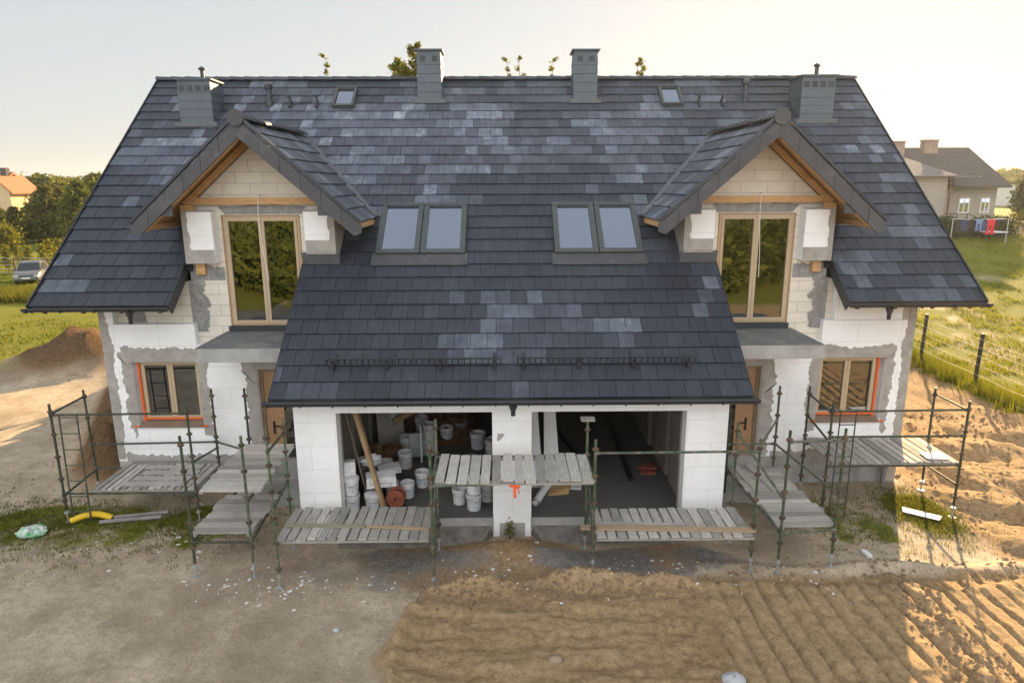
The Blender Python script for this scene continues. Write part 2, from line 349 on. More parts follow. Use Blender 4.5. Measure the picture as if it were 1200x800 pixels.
hum = np.clip(heap0(X, Y), 0, 1)
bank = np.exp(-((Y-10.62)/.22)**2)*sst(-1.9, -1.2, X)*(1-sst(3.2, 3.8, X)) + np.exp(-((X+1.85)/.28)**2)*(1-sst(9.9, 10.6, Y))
goldsand = np.clip(.9*bank + .9*padmask(X, Y)*np.clip(fbm(X*.2, Y, .30, 4, 14.)*1.6-.3 + .4*(F1-.5), 0, 1) + trmask(X, Y)*.6 + sst(9, 10, X)*sst(11.2, 12.4, Y)*(F2 > .5)*.5, 0, 1)  # share of golden sand colour on bank, pad, tracks and right-hand soil
g = np.zeros_like(X)
g = np.maximum(g, sst(.36, .6, 1.0*np.exp(-((X+9.6)/2.2)**2 - ((Y-13.2)/1.1)**2) + .5*(F1-.5) + .3*(F3-.5)))
g = np.maximum(g, sst(.4, .6, .95*np.exp(-((X+6.6)/1.2)**2 - ((Y-13.3)/1.0)**2) + .6*(F1-.5) + .3*(F3-.5)))
g = np.maximum(g, sst(.4, .6, 1.1*np.exp(-((X-9.0)/.75)**2 - ((Y-13.4)/1.1)**2) + .35*(F1-.5) + .3*(F3-.5)))
g = np.maximum(g, .8*sst(.45, .65, .85*np.exp(-((X-7.2)/1.2)**2 - ((Y-13.0)/1.3)**2) + .7*(F1-.5) + .3*(F3-.5)))
fieldL = sst(20, 30, Y - .35*(X+14) + 10*(F2-.5))*(1-sst(-11, -8, X)); g = np.maximum(g, sst(.35, .6, fieldL*(.40 + .9*F2*F1*1.6)*np.where(Y > 44, 1.6, 1)))
fieldR = sst(15.6, 16.4, X + .5*(F1-.5)); g = np.maximum(g, fieldR*sst(.40, .60, F1*.6 + F3*.5))
far = sst(44, 48, Y); g = np.maximum(g, far*.95*(1-sst(-10, 5, X)*(1-sst(30, 60, X))*0))
g = np.maximum(g, sst(6, 10, -Y))      # meadow behind the drone
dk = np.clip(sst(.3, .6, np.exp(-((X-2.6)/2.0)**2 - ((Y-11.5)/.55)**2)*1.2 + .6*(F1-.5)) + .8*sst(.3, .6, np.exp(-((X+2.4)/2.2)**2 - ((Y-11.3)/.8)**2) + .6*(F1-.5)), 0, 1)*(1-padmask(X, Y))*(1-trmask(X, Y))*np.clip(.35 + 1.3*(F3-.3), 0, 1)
heap = np.clip(heap0(X, Y), 0, 1); g = g*(1-heap); g = np.where((Y < 20) & (X > -14) & (X < 12), g*np.clip(.25 + 1.5*(F3-.2), 0, .9), g); soil = np.maximum(soil, heap)
soil = np.maximum(soil, .62*sst(.40, .62, .75*np.exp(-((X-.2)/5.0)**2 - ((Y-11.4)/1.1)**2) + .9*(F1-.45)))
soil = np.clip(soil*(.75 + .5*F1), 0, 1)*(1-g*.8)
nx, ny = len(xs), len(ys)
I = (np.arange(ny-1)[:, None]*nx + np.arange(nx-1)[None, :]).ravel()
Fq = np.stack([I, I+1, I+nx+1, I+nx], 1)
colr = np.stack([soil.ravel(), g.ravel(), dk.ravel(), goldsand.ravel()], 1)
t = NT('yard earth'); a = t.add('Attribute'); a.attribute_name = 'mask'; sepc = t.add('SeparateColor'); t.link(a.outputs['Color'], sepc.inputs[0])
n1 = t.noise(1.1, 8, .65); n2 = t.noise(7, 8, .7); n3 = t.noise(40, 5, .7); n4 = t.noise(19, 8, .75)
sand = t.ramp(n1, [(.30, (.34, .27, .19)), (.5, (.50, .405, .295)), (.70, (.64, .54, .405))])
sand = t.mix(t.ramp(n2, [(.46, (0, 0, 0)), (.70, (.55, .55, .55))]), sand, (.27, .215, .15))
sand = t.mix(t.ramp(t.noise(.33, 7, .6), [(.46, (0, 0, 0)), (.60, (.55, .55, .55))]), sand, (.27, .215, .155))
soilc = t.ramp(n2, [(.25, (.15, .09, .045)), (.48, (.31, .205, .11)), (.75, (.46, .33, .19))])
sandy = t.ramp(n2, [(.25, (.24, .155, .078)), (.48, (.40, .28, .155)), (.75, (.54, .395, .23))])
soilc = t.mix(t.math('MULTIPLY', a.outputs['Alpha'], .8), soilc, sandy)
ah = t.add('Attribute'); ah.attribute_name = 'humus'; soilc = t.mix(t.math('MULTIPLY', ah.outputs['Fac'], .85), soilc, t.ramp(n2, [(.25, (.05, .028, .015)), (.75, (.15, .085, .045))]))
grassc = t.ramp(n2, [(.25, (.05, .065, .014)), (.5, (.15, .165, .022)), (.75, (.27, .25, .04))])
grassc = t.mix(t.ramp(n1, [(.45, (0, 0, 0)), (.70, (.6, .6, .6))]), grassc, (.21, .19, .03))
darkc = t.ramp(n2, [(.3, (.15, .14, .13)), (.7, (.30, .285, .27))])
jit = lambda ch, k: t.ramp(t.math('ADD', ch, t.math('MULTIPLY', t.math('SUBTRACT', t.math('MULTIPLY_ADD', n3, .5) if False else n2, .5), k)), [(.22, (0, 0, 0)), (.72, (1, 1, 1))])
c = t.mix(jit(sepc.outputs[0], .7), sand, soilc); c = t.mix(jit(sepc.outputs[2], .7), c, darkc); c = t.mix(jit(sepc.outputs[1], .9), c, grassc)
c = t.mix(t.ramp(n4, [(.32, (.6, .6, .6)), (.48, (0, 0, 0))]), c, t.mix(1., c, (.50, .46, .42), 'MULTIPLY')); c = t.mix(t.ramp(n4, [(.56, (0, 0, 0)), (.72, (.5, .5, .5))]), c, t.mix(1., c, (1.35, 1.33, 1.3), 'MULTIPLY'))
c = t.mix(t.ramp(n3, [(.3, (.7, .7, .7)), (.5, (0, 0, 0))]), c, t.mix(1., c, (.45, .42, .40), 'MULTIPLY'))
GROUND = t.pbr(c, .95, 0, .12, t.bump(t.math('ADD', n2, t.math('ADD', n4, t.math('MULTIPLY', n3, .5))), .65, .05))
gr = np_mesh('ground', np.stack([X.ravel(), Y.ravel(), Z.ravel()], 1), Fq, GROUND, attrs={'mask': ('FLOAT_COLOR', 'POINT', colr), 'humus': ('FLOAT', 'POINT', hum.ravel())}, smooth=True)
tag(gr, 'building yard of packed sand, brown soil and grass around the house', 'ground', kind='structure')
import bisect
XL_, YL_ = xs.tolist(), ys.tolist()
def gz(x, y):   # height of the ground mesh at a point
    i = min(max(bisect.bisect_right(XL_, x)-1, 0), nx-2); j = min(max(bisect.bisect_right(YL_, y)-1, 0), ny-2)
    p = (x-XL_[i])/(XL_[i+1]-XL_[i]); q = (y-YL_[j])/(YL_[j+1]-YL_[j])
    return float((Z[j, i]*(1-p) + Z[j, i+1]*p)*(1-q) + (Z[j+1, i]*(1-p) + Z[j+1, i+1]*p)*q)
# ------------------------------------------------------------------ the house
TAN = .800187; th = math.atan(TAN); CO, SI = math.cos(th), math.sin(th)
YL, ZL, YE, ZE, YR, ZR = 12.243, 3.102, 14.104, 4.591, 20.990, 10.101
YM, YS, YG = 14.983, 15.16, 12.578
XE, XL, XI = 10.217, 4.636, 7.28
HW = 9.3
def rp(x, s, n=0): return (x, YL + s*CO - n*SI, ZL + s*SI + n*CO)
def s_of(y): return (y - YL)/CO
def rz_(y): return ZL + (y-YL)*TAN
STOT = s_of(YR); SE = s_of(YE)
house = thing('semi_detached_house', 'unfinished white semi-detached house with dark tiled roof and two dormers', 'house', (0, 15, 0))
XD, DZ, DHW, DEZ, DY0 = 5.5, 8.36, 2.33, 6.30, 14.22
dth = math.atan((DZ-DEZ)/DHW)
def dorm_z(x): return DZ - abs(abs(x)-XD)*math.tan(dth)
EXP, TW = .3985, .335
rt_ = random.Random(3)
RUN = {}
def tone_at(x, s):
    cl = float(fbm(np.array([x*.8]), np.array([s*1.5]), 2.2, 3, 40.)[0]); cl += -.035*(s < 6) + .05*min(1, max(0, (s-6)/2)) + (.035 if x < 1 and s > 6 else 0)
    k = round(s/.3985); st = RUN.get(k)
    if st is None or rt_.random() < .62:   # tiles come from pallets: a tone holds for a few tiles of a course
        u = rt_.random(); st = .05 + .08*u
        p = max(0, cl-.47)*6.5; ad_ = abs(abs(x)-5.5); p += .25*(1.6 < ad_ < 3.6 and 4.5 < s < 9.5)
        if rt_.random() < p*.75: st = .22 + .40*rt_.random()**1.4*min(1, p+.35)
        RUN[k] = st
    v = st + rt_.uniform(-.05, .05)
    if s > 5.0: v += .12*min(1, (s-5.0)/3)  # upper courses lightened in colour, standing in for grazing sheen
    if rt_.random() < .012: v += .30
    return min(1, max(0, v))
def tile(mb, x0, x1, s0, s1, P, n0=0., tone=0):
    e = .0045; j = rt_.uniform(-.004, .004); k = rt_.uniform(-.003, .003); mb.tone = tone
    a, b = x0+e, x1-e
    top = [P(a, s0, n0+j), P(b, s0, n0+k), P(b, s1, n0-.034), P(a, s1, n0-.034)]
    bot = [P(a, s0, n0-.036), P(b, s0, n0-.036), P(b, s1, n0-.05), P(a, s1, n0-.05)]
    mb.add(top + bot, [(0, 1, 2, 3), (4, 5, 1, 0), (5, 6, 2, 1), (7, 4, 0, 3)])
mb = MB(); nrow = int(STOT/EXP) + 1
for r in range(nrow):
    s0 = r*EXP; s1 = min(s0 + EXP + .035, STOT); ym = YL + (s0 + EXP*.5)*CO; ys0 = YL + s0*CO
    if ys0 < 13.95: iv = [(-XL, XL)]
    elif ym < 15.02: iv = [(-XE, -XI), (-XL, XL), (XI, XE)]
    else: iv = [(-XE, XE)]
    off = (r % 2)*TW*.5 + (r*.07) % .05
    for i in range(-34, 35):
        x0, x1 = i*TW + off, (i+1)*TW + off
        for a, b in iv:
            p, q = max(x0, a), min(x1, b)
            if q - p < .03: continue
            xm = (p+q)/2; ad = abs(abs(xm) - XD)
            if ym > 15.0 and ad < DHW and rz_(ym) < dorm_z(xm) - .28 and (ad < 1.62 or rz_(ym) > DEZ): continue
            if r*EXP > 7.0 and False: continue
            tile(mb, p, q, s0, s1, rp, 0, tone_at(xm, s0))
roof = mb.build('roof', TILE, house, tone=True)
# decking under the tiles, back slope
mb = MB()
def slab(x0, x1, sa, sb, n0, n1): mb.hexa([rp(x0, sa, n1), rp(x1, sa, n1), rp(x1, sb, n1), rp(x0, sb, n1), rp(x0, sa, n0), rp(x1, sa, n0), rp(x1, sb, n0), rp(x0, sb, n0)])
sM = s_of(15.0); g_ = .004
slab(-XL+.02, XL-.02, .03, sM, -.052, -.14)
slab(-XE+.02, -XI+.02, SE+.03, sM, -.052, -.14); slab(XI-.02, XE-.02, SE+.03, sM, -.052, -.14)
slab(-XE+.02, -XD-1.62, sM+g_, STOT, -.055, -.15); slab(XD+1.62, XE-.02, sM+g_, STOT, -.055, -.15)
slab(-XD+1.62, XD-1.62, sM+g_, STOT, -.055, -.15)
sT = s_of(18.75)
slab(-XD-1.62+g_, -XD+1.62-g_, sT, STOT, -.055, -.15); slab(XD-1.62+g_, XD+1.62-g_, sT, STOT, -.055, -.15)
mb.build('roof_deck', GUT, roof, root=house)
mb = MB(); YB = 27.9
for k in range(26):
    a, b = k/26, (k+1)/26
    mb.tone = .2; z = lambda q: ZR - .02 - q*(ZR-4.6)
    mb.hexa([(-XE, YR+.01+a*(YB-YR), z(a)-.1), (XE, YR+.01+a*(YB-YR), z(a)-.1), (XE, YR+.01+b*(YB-YR), z(b)-.1), (-XE, YR+.01+b*(YB-YR), z(b)-.1),
             (-XE, YR+.01+a*(YB-YR), z(a)-.03), (XE, YR+.01+a*(YB-YR), z(a)-.03), (XE, YR+.01+b*(YB-YR), z(b)), (-XE, YR+.01+b*(YB-YR), z(b))])
mb.build('rear_roof', TILE, house, tone=True)
# ridge caps
def caps(mb, a, b, n, r=.13, ang=1.0, over=.03):
    a = Vector(a); b = Vector(b); d = (b-a)/n; dn = d.normalized(); sx = dn.cross(Vector((0, 0, 1))).normalized()
    for i in range(n):
        p = a + d*i; q = p + d + dn*over; mb.tone = rt_.random()*.35; vs = []
        for (o, rr, lift) in ((p, r*1.03, .016), (q, r*.96, 0)):
            for k in range(9):
                al = PI*(k/8); vs.append(o + sx*math.cos(al)*rr + Vector((0, 0, 1))*(math.sin(al)*rr*.72 - .035 + lift))
        m = len(vs)//2
        mb.add(vs, [(k, k+1, k+1+m, k+m) for k in range(8)] + [tuple(range(9))[::-1]])
mb = MB(); caps(mb, (-XE-.03, YR, ZR-.01), (XE+.03, YR, ZR-.01), 48, .135)
mb.build('ridge_tiles', TILE, house, tone=True, smooth=False)
# barge trims of the main gables and of the two inner eave ends
mb = MB()
for sx in (-1, 1):
    a = Vector(rp(sx*(XE+.015), SE-.02, -.10)); b = Vector(rp(sx*(XE+.015), STOT, -.10)); mb.bar(a, b, .03, .24); mb.cut()
    a = Vector(rp(sx*(XI-.016), SE-.02, -.12)); b = Vector(rp(sx*(XI-.016), sM+.25, -.12)); mb.bar(a, b, .03, .26); mb.cut()
    a = Vector(rp(sx*(XL+.012), -.0, -.10)); b = Vector(rp(sx*(XL+.012), sM+.1, -.10)); mb.bar(a, b, .024, .16); mb.cut()
mb.build_each('barge_trim', GUT, house)
mb = MB()
for sx in (-1, 1):
    for k in range(4):
        x = sx*(7.55 + k*.82); a = Vector(rp(x, SE+.03, -.22)); b = Vector(rp(x, SE+1.2, -.22)); mb.bar(a, b, .08, .13); mb.cut()
for k in range(10):
    x = -4.3 + k*8.6/9; mb.bar(Vector(rp(x, .04, -.215)), Vector(rp(x, .6, -.215)), .07, .12); mb.cut()
mb.build_each('rafter_tail', BROWN, house)
# gutters
def gutter(x0, x1, y, z, r=.07):
    mb = MB(); n = 10; vs = []
    for x in (x0, x1):
        for k in range(n+1):
            al = PI + PI*k/n; vs.append((x, y + math.cos(al)*r, z + math.sin(al)*r*1.1))
        for k in range(n, -1, -1):
            al = PI + PI*k/n; vs.append((x, y + math.cos(al)*(r-.012), z + math.sin(al)*(r-.012)*1.1))
    m = 2*(n+1)
    mb.add(vs, [(k, (k+1) % m, (k+1) % m + m, k + m) for k in range(m)])
    for x in (x0, x1): mb.add([(x, y + math.cos(PI+PI*k/n)*r, z + math.sin(PI+PI*k/n)*r*1.1) for k in range(n+1)], [tuple(range(n+1))])
    mb.tube([(x0, y-r, z+.004), (x1, y-r, z+.004)], .012, 6)
    g = mb.build('gutter', GUT, house, smooth=True)
    b = MB(); k = int((x1-x0)/.62)
    for i in range(k+1):
        x = x0 + .1 + (x1-x0-.2)*i/k; b.box(x-.012, x+.012, y-r-.016, y+r, z-.083, z-.070); b.box(x-.012, x+.012, y-r-.018, y-r-.004, z-.07, z+.012)
    b.build('gutter_bracket', GUT, g, root=house); return g
gm = gutter(-XL-.09, XL+.09, 12.165, 3.05, .078)
gl = gutter(-XE-.06, -XI+.04, 14.03, 4.545); gr_ = gutter(XI-.04, XE+.06, 14.03, 4.545)
def funnel(x, y, z, parent, h=.3):
    mb = MB(); mb.lathe([(.085, 0), (.08, -.04), (.045, -.13), (.042, -h)], (x, y, z), 14); mb.build('downpipe_outlet', GUT, parent, smooth=True, root=house)
funnel(0.02, 12.165, 2.98, gm, .22); funnel(-8.05, 14.03, 4.47, gl, .26); funnel(8.1, 14.03, 4.47, gr_, .26)
# --- structural walls
def wallfront(mb, x0, x1, z0, z1, y0, y1, holes):
    xsn = sorted({x0, x1, *[h[0] for h in holes], *[h[1] for h in holes]}); xsn = [x for x in xsn if x0 <= x <= x1]
    for a, b in zip(xsn, xsn[1:]):
        cuts = sorted([(h[2], h[3]) for h in holes if h[0] < (a+b)/2 < h[1]]); z = z0
        for c0, c1 in cuts:
            if c0 > z: mb.box(a, b, y0, y1, z, c0)
            z = c1
        if z < z1: mb.box(a, b, y0, y1, z, z1)
for sx, side in ((-1, 'left'), (1, 'right')):
    xx = lambda a, b: (min(sx*a, sx*b), max(sx*a, sx*b))
    holes = []
    for a, b, z0, z1 in ((7.2, 8.76, 1.60, 3.12), (4.62, 5.9, .40, 2.93), (4.66, 6.40, 3.86, 6.42)): holes.append((*xx(a, b), z0, z1))
    mb = MB(); lo, hi = xx(4.0, HW-.15); wallfront(mb, lo, hi, 0.02, 4.95, YS, YS+.3, holes); 
    lo, hi = xx(XD-1.62, XD+1.62); wallfront(mb, lo, hi, 4.952, 6.55, YS, YS+.3, [(h[0], h[1], 4.952, h[3]) for h in holes if h[3] > 4])
    mb.prism([(sx*XD-1.62, 6.552), (sx*XD+1.62, 6.552), (sx*XD, 7.98)], lambda a, b: (a, YS, b), (0, .3, 0))
    mb.build('front_wall', BLOCK, house)
    # gable end wall
    mb = MB(); x = sx*HW
    mb.prism([(YM+.012, .02), (27, .02), (27, 5.2), (YR, 9.85), (YM+.012, rz_(YM)-.22)], lambda a, b: (x - sx*.002, a, b), (-sx*.3, 0, 0)); mb.build('gable_wall', PLASTER, house)
    # insulation on the ground floor front
    mb = MB(); lo, hi = xx(7.17, HW-.004)
    wallfront(mb, lo, hi, .70, 4.01, YM, YS-.004, [(*xx(7.2, 8.76), 1.60, 3.12)])
    lo, hi = xx(6.0, 7.166); wallfront(mb, lo, hi, .70, 3.52, YM, YS-.004, [])
    lo, hi = xx(5.88, 5.996); mb.box(lo, hi, YM, YS-.004, .70, 3.52)
    lo, hi = xx(4.3, 5.876); mb.box(lo, hi, YM, YS-.004, 2.94, 3.52)
    if sx < 0: mb.box(-HW+.004, -8.98, YM, YS-.004, 4.014, 4.55)
    else:
        mb.box(7.42, HW-.004, YM+.03, YS-.004, 4.014, 4.75)
    mb.build('insulation', EPS, house)
    mb = MB(); lo, hi = xx(4.3, HW-.03); mb.box(lo, hi, YM+.03, YS-.006, 0.0, .695); mb.build('plinth', CONC, house)
def ragged(pts, amp, step=.09, seed=0):
    rr = random.Random(seed); out = []; w1 = 0.
    for (a, b) in zip(pts, pts[1:]):
        L = math.hypot(b[0]-a[0], b[1]-a[1]); n = max(1, int(L/step)); nx_, nz_ = (b[1]-a[1])/L, -(b[0]-a[0])/L
        for i in range(n):
            q = i/n; w1 = .7*w1 + rr.gauss(0, amp*.7); e = w1 + rr.gauss(0, amp*.45); e = max(-2.2*amp, min(2.2*amp, e)); out.append((a[0] + (b[0]-a[0])*q + nx_*e, a[1] + (b[1]-a[1])*q + nz_*e))
    out.append(pts[-1]); return out
def resample(pts, n):
    L = [0]
    for a, b in zip(pts, pts[1:]): L.append(L[-1] + math.hypot(b[0]-a[0], b[1]-a[1]))
    out = []
    for i in range(n):
        d = L[-1]*i/(n-1); k = max(j for j in range(len(L)) if L[j] <= d + 1e-9); k = min(k, len(pts)-2)
        q = (d-L[k])/max(1e-9, L[k+1]-L[k]); out.append((pts[k][0] + (pts[k+1][0]-pts[k][0])*q, pts[k][1] + (pts[k+1][1]-pts[k][1])*q))
    return out
def patch(mb, inner, outer, y, th=.006, amp=.025, seed=0):
    o = ragged(outer, amp, .05, seed); n = len(o); i = resample(inner, n); vs = []
    for p, q in zip(i, o): vs += [(p[0], y-th, p[1]), (q[0], y-th, q[1]), (q[0], y+.001, q[1])]
    fs = []
    for k in range(n-1): fs += [(3*k, 3*k+1, 3*k+4, 3*k+3), (3*k+1, 3*k+2, 3*k+5, 3*k+4)]
    mb.add(vs, fs); mb.cut()
for sx in (-1, 1):
    m = lambda L: [(sx*a, b) for a, b in L]
    mb = MB()
    # window surround: from the inner lower corner, over the top, down the outer jamb
    patch(mb, m([(7.2, 1.35), (7.2, 3.12), (8.76, 3.12), (8.76, 1.35)]), m([(6.97, 1.30), (6.93, 2.2), (6.98, 3.22), (7.12, 3.42), (7.9, 3.40), (8.45, 3.44), (8.80, 3.50), (8.96, 3.36), (8.93, 2.6), (8.90, 1.7), (8.84, 1.25)]), YM, .006, .034, 3+sx)
    # door surround
    patch(mb, m([(5.88, .72), (5.88, 2.94), (4.4, 2.94)]), m([(6.12, .72), (6.16, 1.5), (6.13, 2.3), (6.17, 2.95), (6.12, 3.42), (4.4, 3.45)]), YM, .006, .034, 5+sx)
    # corner strip and foot
    patch(mb, m([(HW+.002, .75), (HW+.002, 4.6)]), m([(9.12, .75), (9.08, 2.0), (9.1, 2.9), (9.03, 3.5), (9.16, 4.1), (9.15, 4.6)]), YM, .005, .018, 7+sx)
    patch(mb, m([(6.2, .70), (9.1, .70)]), m([(6.2, .80), (7.0, .86), (8.2, .84), (9.1, .9)]), YM, .004, .03, 9+sx)
    mb.build_each('adhesive_patch', MORTAR, house)
    # reveal sides of the opening in the insulation are mortar lined; exposed cement on the block wall
    mb = MB()
    patch(mb, m([(6.42, 4.98), (7.2, 4.98)]), m([(6.42, 5.28), (6.8, 5.30), (7.2, 5.33)]), YS, .012, .02, 11)
    patch(mb, m([(7.26, 3.8), (7.27, 4.97)]), m([(6.93, 3.8), (6.86, 4.15), (6.94, 4.3), (6.82, 4.55), (6.95, 4.7), (6.90, 4.97)]), YS, .014, .03, 13)
    patch(mb, m([(6.3, 6.44), (4.6, 6.44)]), m([(6.45, 6.62), (5.5, 6.64), (4.5, 6.62)]), YS, .012, .01, 15)
    if sx < 0: patch(mb, [(-8.7, 4.02), (-8.3, 4.02)], [(-8.68, 4.3), (-8.5, 4.36), (-8.36, 4.3)], YS, .012, .01, 16)
    mb.build_each('cement_patch', CEM, house)
# garage front
mb = MB(); P = [(-4.30, -3.47), (-.39, .39), (3.47, 4.30)]
for a, b in P: mb.box(a, b, YG, YG+.30, -.15 if a > -1 and b < 1 else -.1, 3.2)
for a, b in ((-3.47, -.39), (.39, 3.47)): mb.box(a+.001, b-.001, YG+.001, YG+.3, 2.705, 3.2)
mb.build('garage_front_wall', EPS, house)
mb = MB()
for a, b in P: mb.box(a+.02, b-.02, YG+.302, YG+.5, -.1, 2.9)
for a, b in ((-3.45, -.41), (.41, 3.45)): mb.box(a, b, YG+.302, YG+.5, 2.74, 2.9)
mb.build('garage_frame', PLASTER, house)
mb = MB()   # thin lintel band below the gutter
mb.box(-3.56, -.30, YG-.018, YG-.001, 2.70, 2.79); mb.cut(); mb.box(.30, 3.56, YG-.018, YG-.001, 2.70, 2.79); mb.build_each('lintel_band', EPS, house)
mb = MB()   # rough notches of bare block at the foot of the middle pier
mb.box(-.26, .26, YG-.012, YG-.002, -.1, .30); mb.build('bare_block_patch', MORTAR, house)
mb = MB(); patch(mb, [(-.28, 2.25), (-.30, 2.10)], [(-.14, 2.24), (-.2, 2.14), (-.27, 2.08)], YG, .006, .01, 4)
mb.build('chipped_spot', MORTAR, house)
for sx in (-1, 1):   # side walls of the garage projection
    mb = MB(); mb.prism([(YG+.302, -.1), (YS+.3, -.1), (YS+.3, rz_(YS+.3)-.22), (YG+.302, rz_(YG+.302)-.22)], lambda a, b: (sx*4.298, a, b), (-sx*.3, 0, 0)); mb.build('garage_side_wall', EPS, house)
# interior shell
mb = MB()
for a, b in ((-3.99, -.12), (.12, 3.99)): mb.box(a, b, YG+.02, 19.4, .2, .40); mb.cut()
mb.build_each('garage_floor', FLOORC, house)
mb = MB(); mb.box(-3.48, -.38, YG-.012, YG+.018, .1, .415); mb.cut(); mb.box(.38, 3.48, YG-.012, YG+.018, .1, .415)
mb.build_each('garage_threshold', CONC, house)
mb = MB()
for (a, b) in ((-3.47, -.62), (.62, 3.47)):
    mb.hexa([(a, 12.16, -.1), (b, 12.16, -.1), (b+.2*(b < 0), YG-.013, -.1), (a-.2*(a > 0), YG-.013, -.1), (a, 12.16, .05), (b, 12.16, .05), (b+.2*(b < 0), YG-.013, .245), (a-.2*(a > 0), YG-.013, .245)]); mb.cut()
mb.build_each('garage_ramp', RAMP, house)
mb = MB()
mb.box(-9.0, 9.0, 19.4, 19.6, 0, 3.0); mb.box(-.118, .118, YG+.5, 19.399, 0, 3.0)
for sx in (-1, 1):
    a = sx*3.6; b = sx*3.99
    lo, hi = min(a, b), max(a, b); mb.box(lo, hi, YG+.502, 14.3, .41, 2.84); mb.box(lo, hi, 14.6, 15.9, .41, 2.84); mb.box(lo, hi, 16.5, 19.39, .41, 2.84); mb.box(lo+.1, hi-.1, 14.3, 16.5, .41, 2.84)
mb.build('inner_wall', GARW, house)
mb = MB(); mb.box(-3.98, 3.98, YG+.502, 19.39, 2.845, 2.95); mb.cut(); mb.box(-9.0, 9.0, YS+.31, 26.8, 3.55, 3.80); mb.build_each('ceiling_slab', CONC, house)
mb = MB(); mb.box(-9.0, -4.0, YS+.305, 26.8, .2, .38); mb.cut(); mb.box(4.0, 9.0, YS+.305, 26.8, .2, .38); mb.build_each('ground_floor_slab', FLOORC, house)
mb = MB(); mb.box(-9.0, 9.0, 26.6, 26.9, 0, 5.2); mb.cut(); mb.box(-.1, .1, 19.61, 26.5, 0, 5.0); mb.cut(); mb.box(-9, 9, 19.0, 19.1, 3.81, 8.4); mb.build_each('rear_wall', PLASTER, house)
# balcony slabs
for sx in (-1, 1):
    mb = MB(); lo, hi = sorted((sx*4.31, sx*6.53)); mb.box(lo, hi, 13.48, YS-.002, 3.50, 3.785); sl = mb.build('balcony_slab', CONC, house)
    mb = MB(); mb.box(lo+.02, hi-.015, 13.50, YS-.004, 3.787, 3.80); mb.build('membrane', MEMBRANE, sl, root=house)
# ---- windows, doors
def window(x0, x1, z0, z1, y, split=.5, fw=.07, dep=.09, tape=None, sill=True):
    """frame set y..y+dep; two sashes side by side"""
    mb = MB(); mb.box(x0, x1, y, y+dep, z0, z0+fw); mb.box(x0, x1, y, y+dep, z1-fw, z1); mb.box(x0, x0+fw, y, y+dep, z0+fw, z1-fw); mb.box(x1-fw, x1, y, y+dep, z0+fw, z1-fw)
    w_ = mb.build('window', FRAMEW, house); xm = x0 + (x1-x0)*split
    for a, b in ((x0+fw-.03, xm-.004), (xm+.004, x1-fw+.03)):
        mb = MB(); q = .062; zz0, zz1 = z0+fw-.03, z1-fw+.03; Y0, Y1 = y-.022, y+dep-.03
        mb.box(a, b, Y0, Y1, zz0, zz0+q); mb.box(a, b, Y0, Y1, zz1-q, zz1); mb.box(a, a+q, Y0, Y1, zz0+q, zz1-q); mb.box(b-q, b, Y0, Y1, zz0+q, zz1-q)
        mb.build('sash', FRAMEW, w_, root=house)
        mb = MB(); mb.box(a+q-.01, b-q+.01, y+.018, y+.03, zz0+q-.01, zz1-q+.01); mb.build('pane', GLASS, w_, root=house)
    return w_
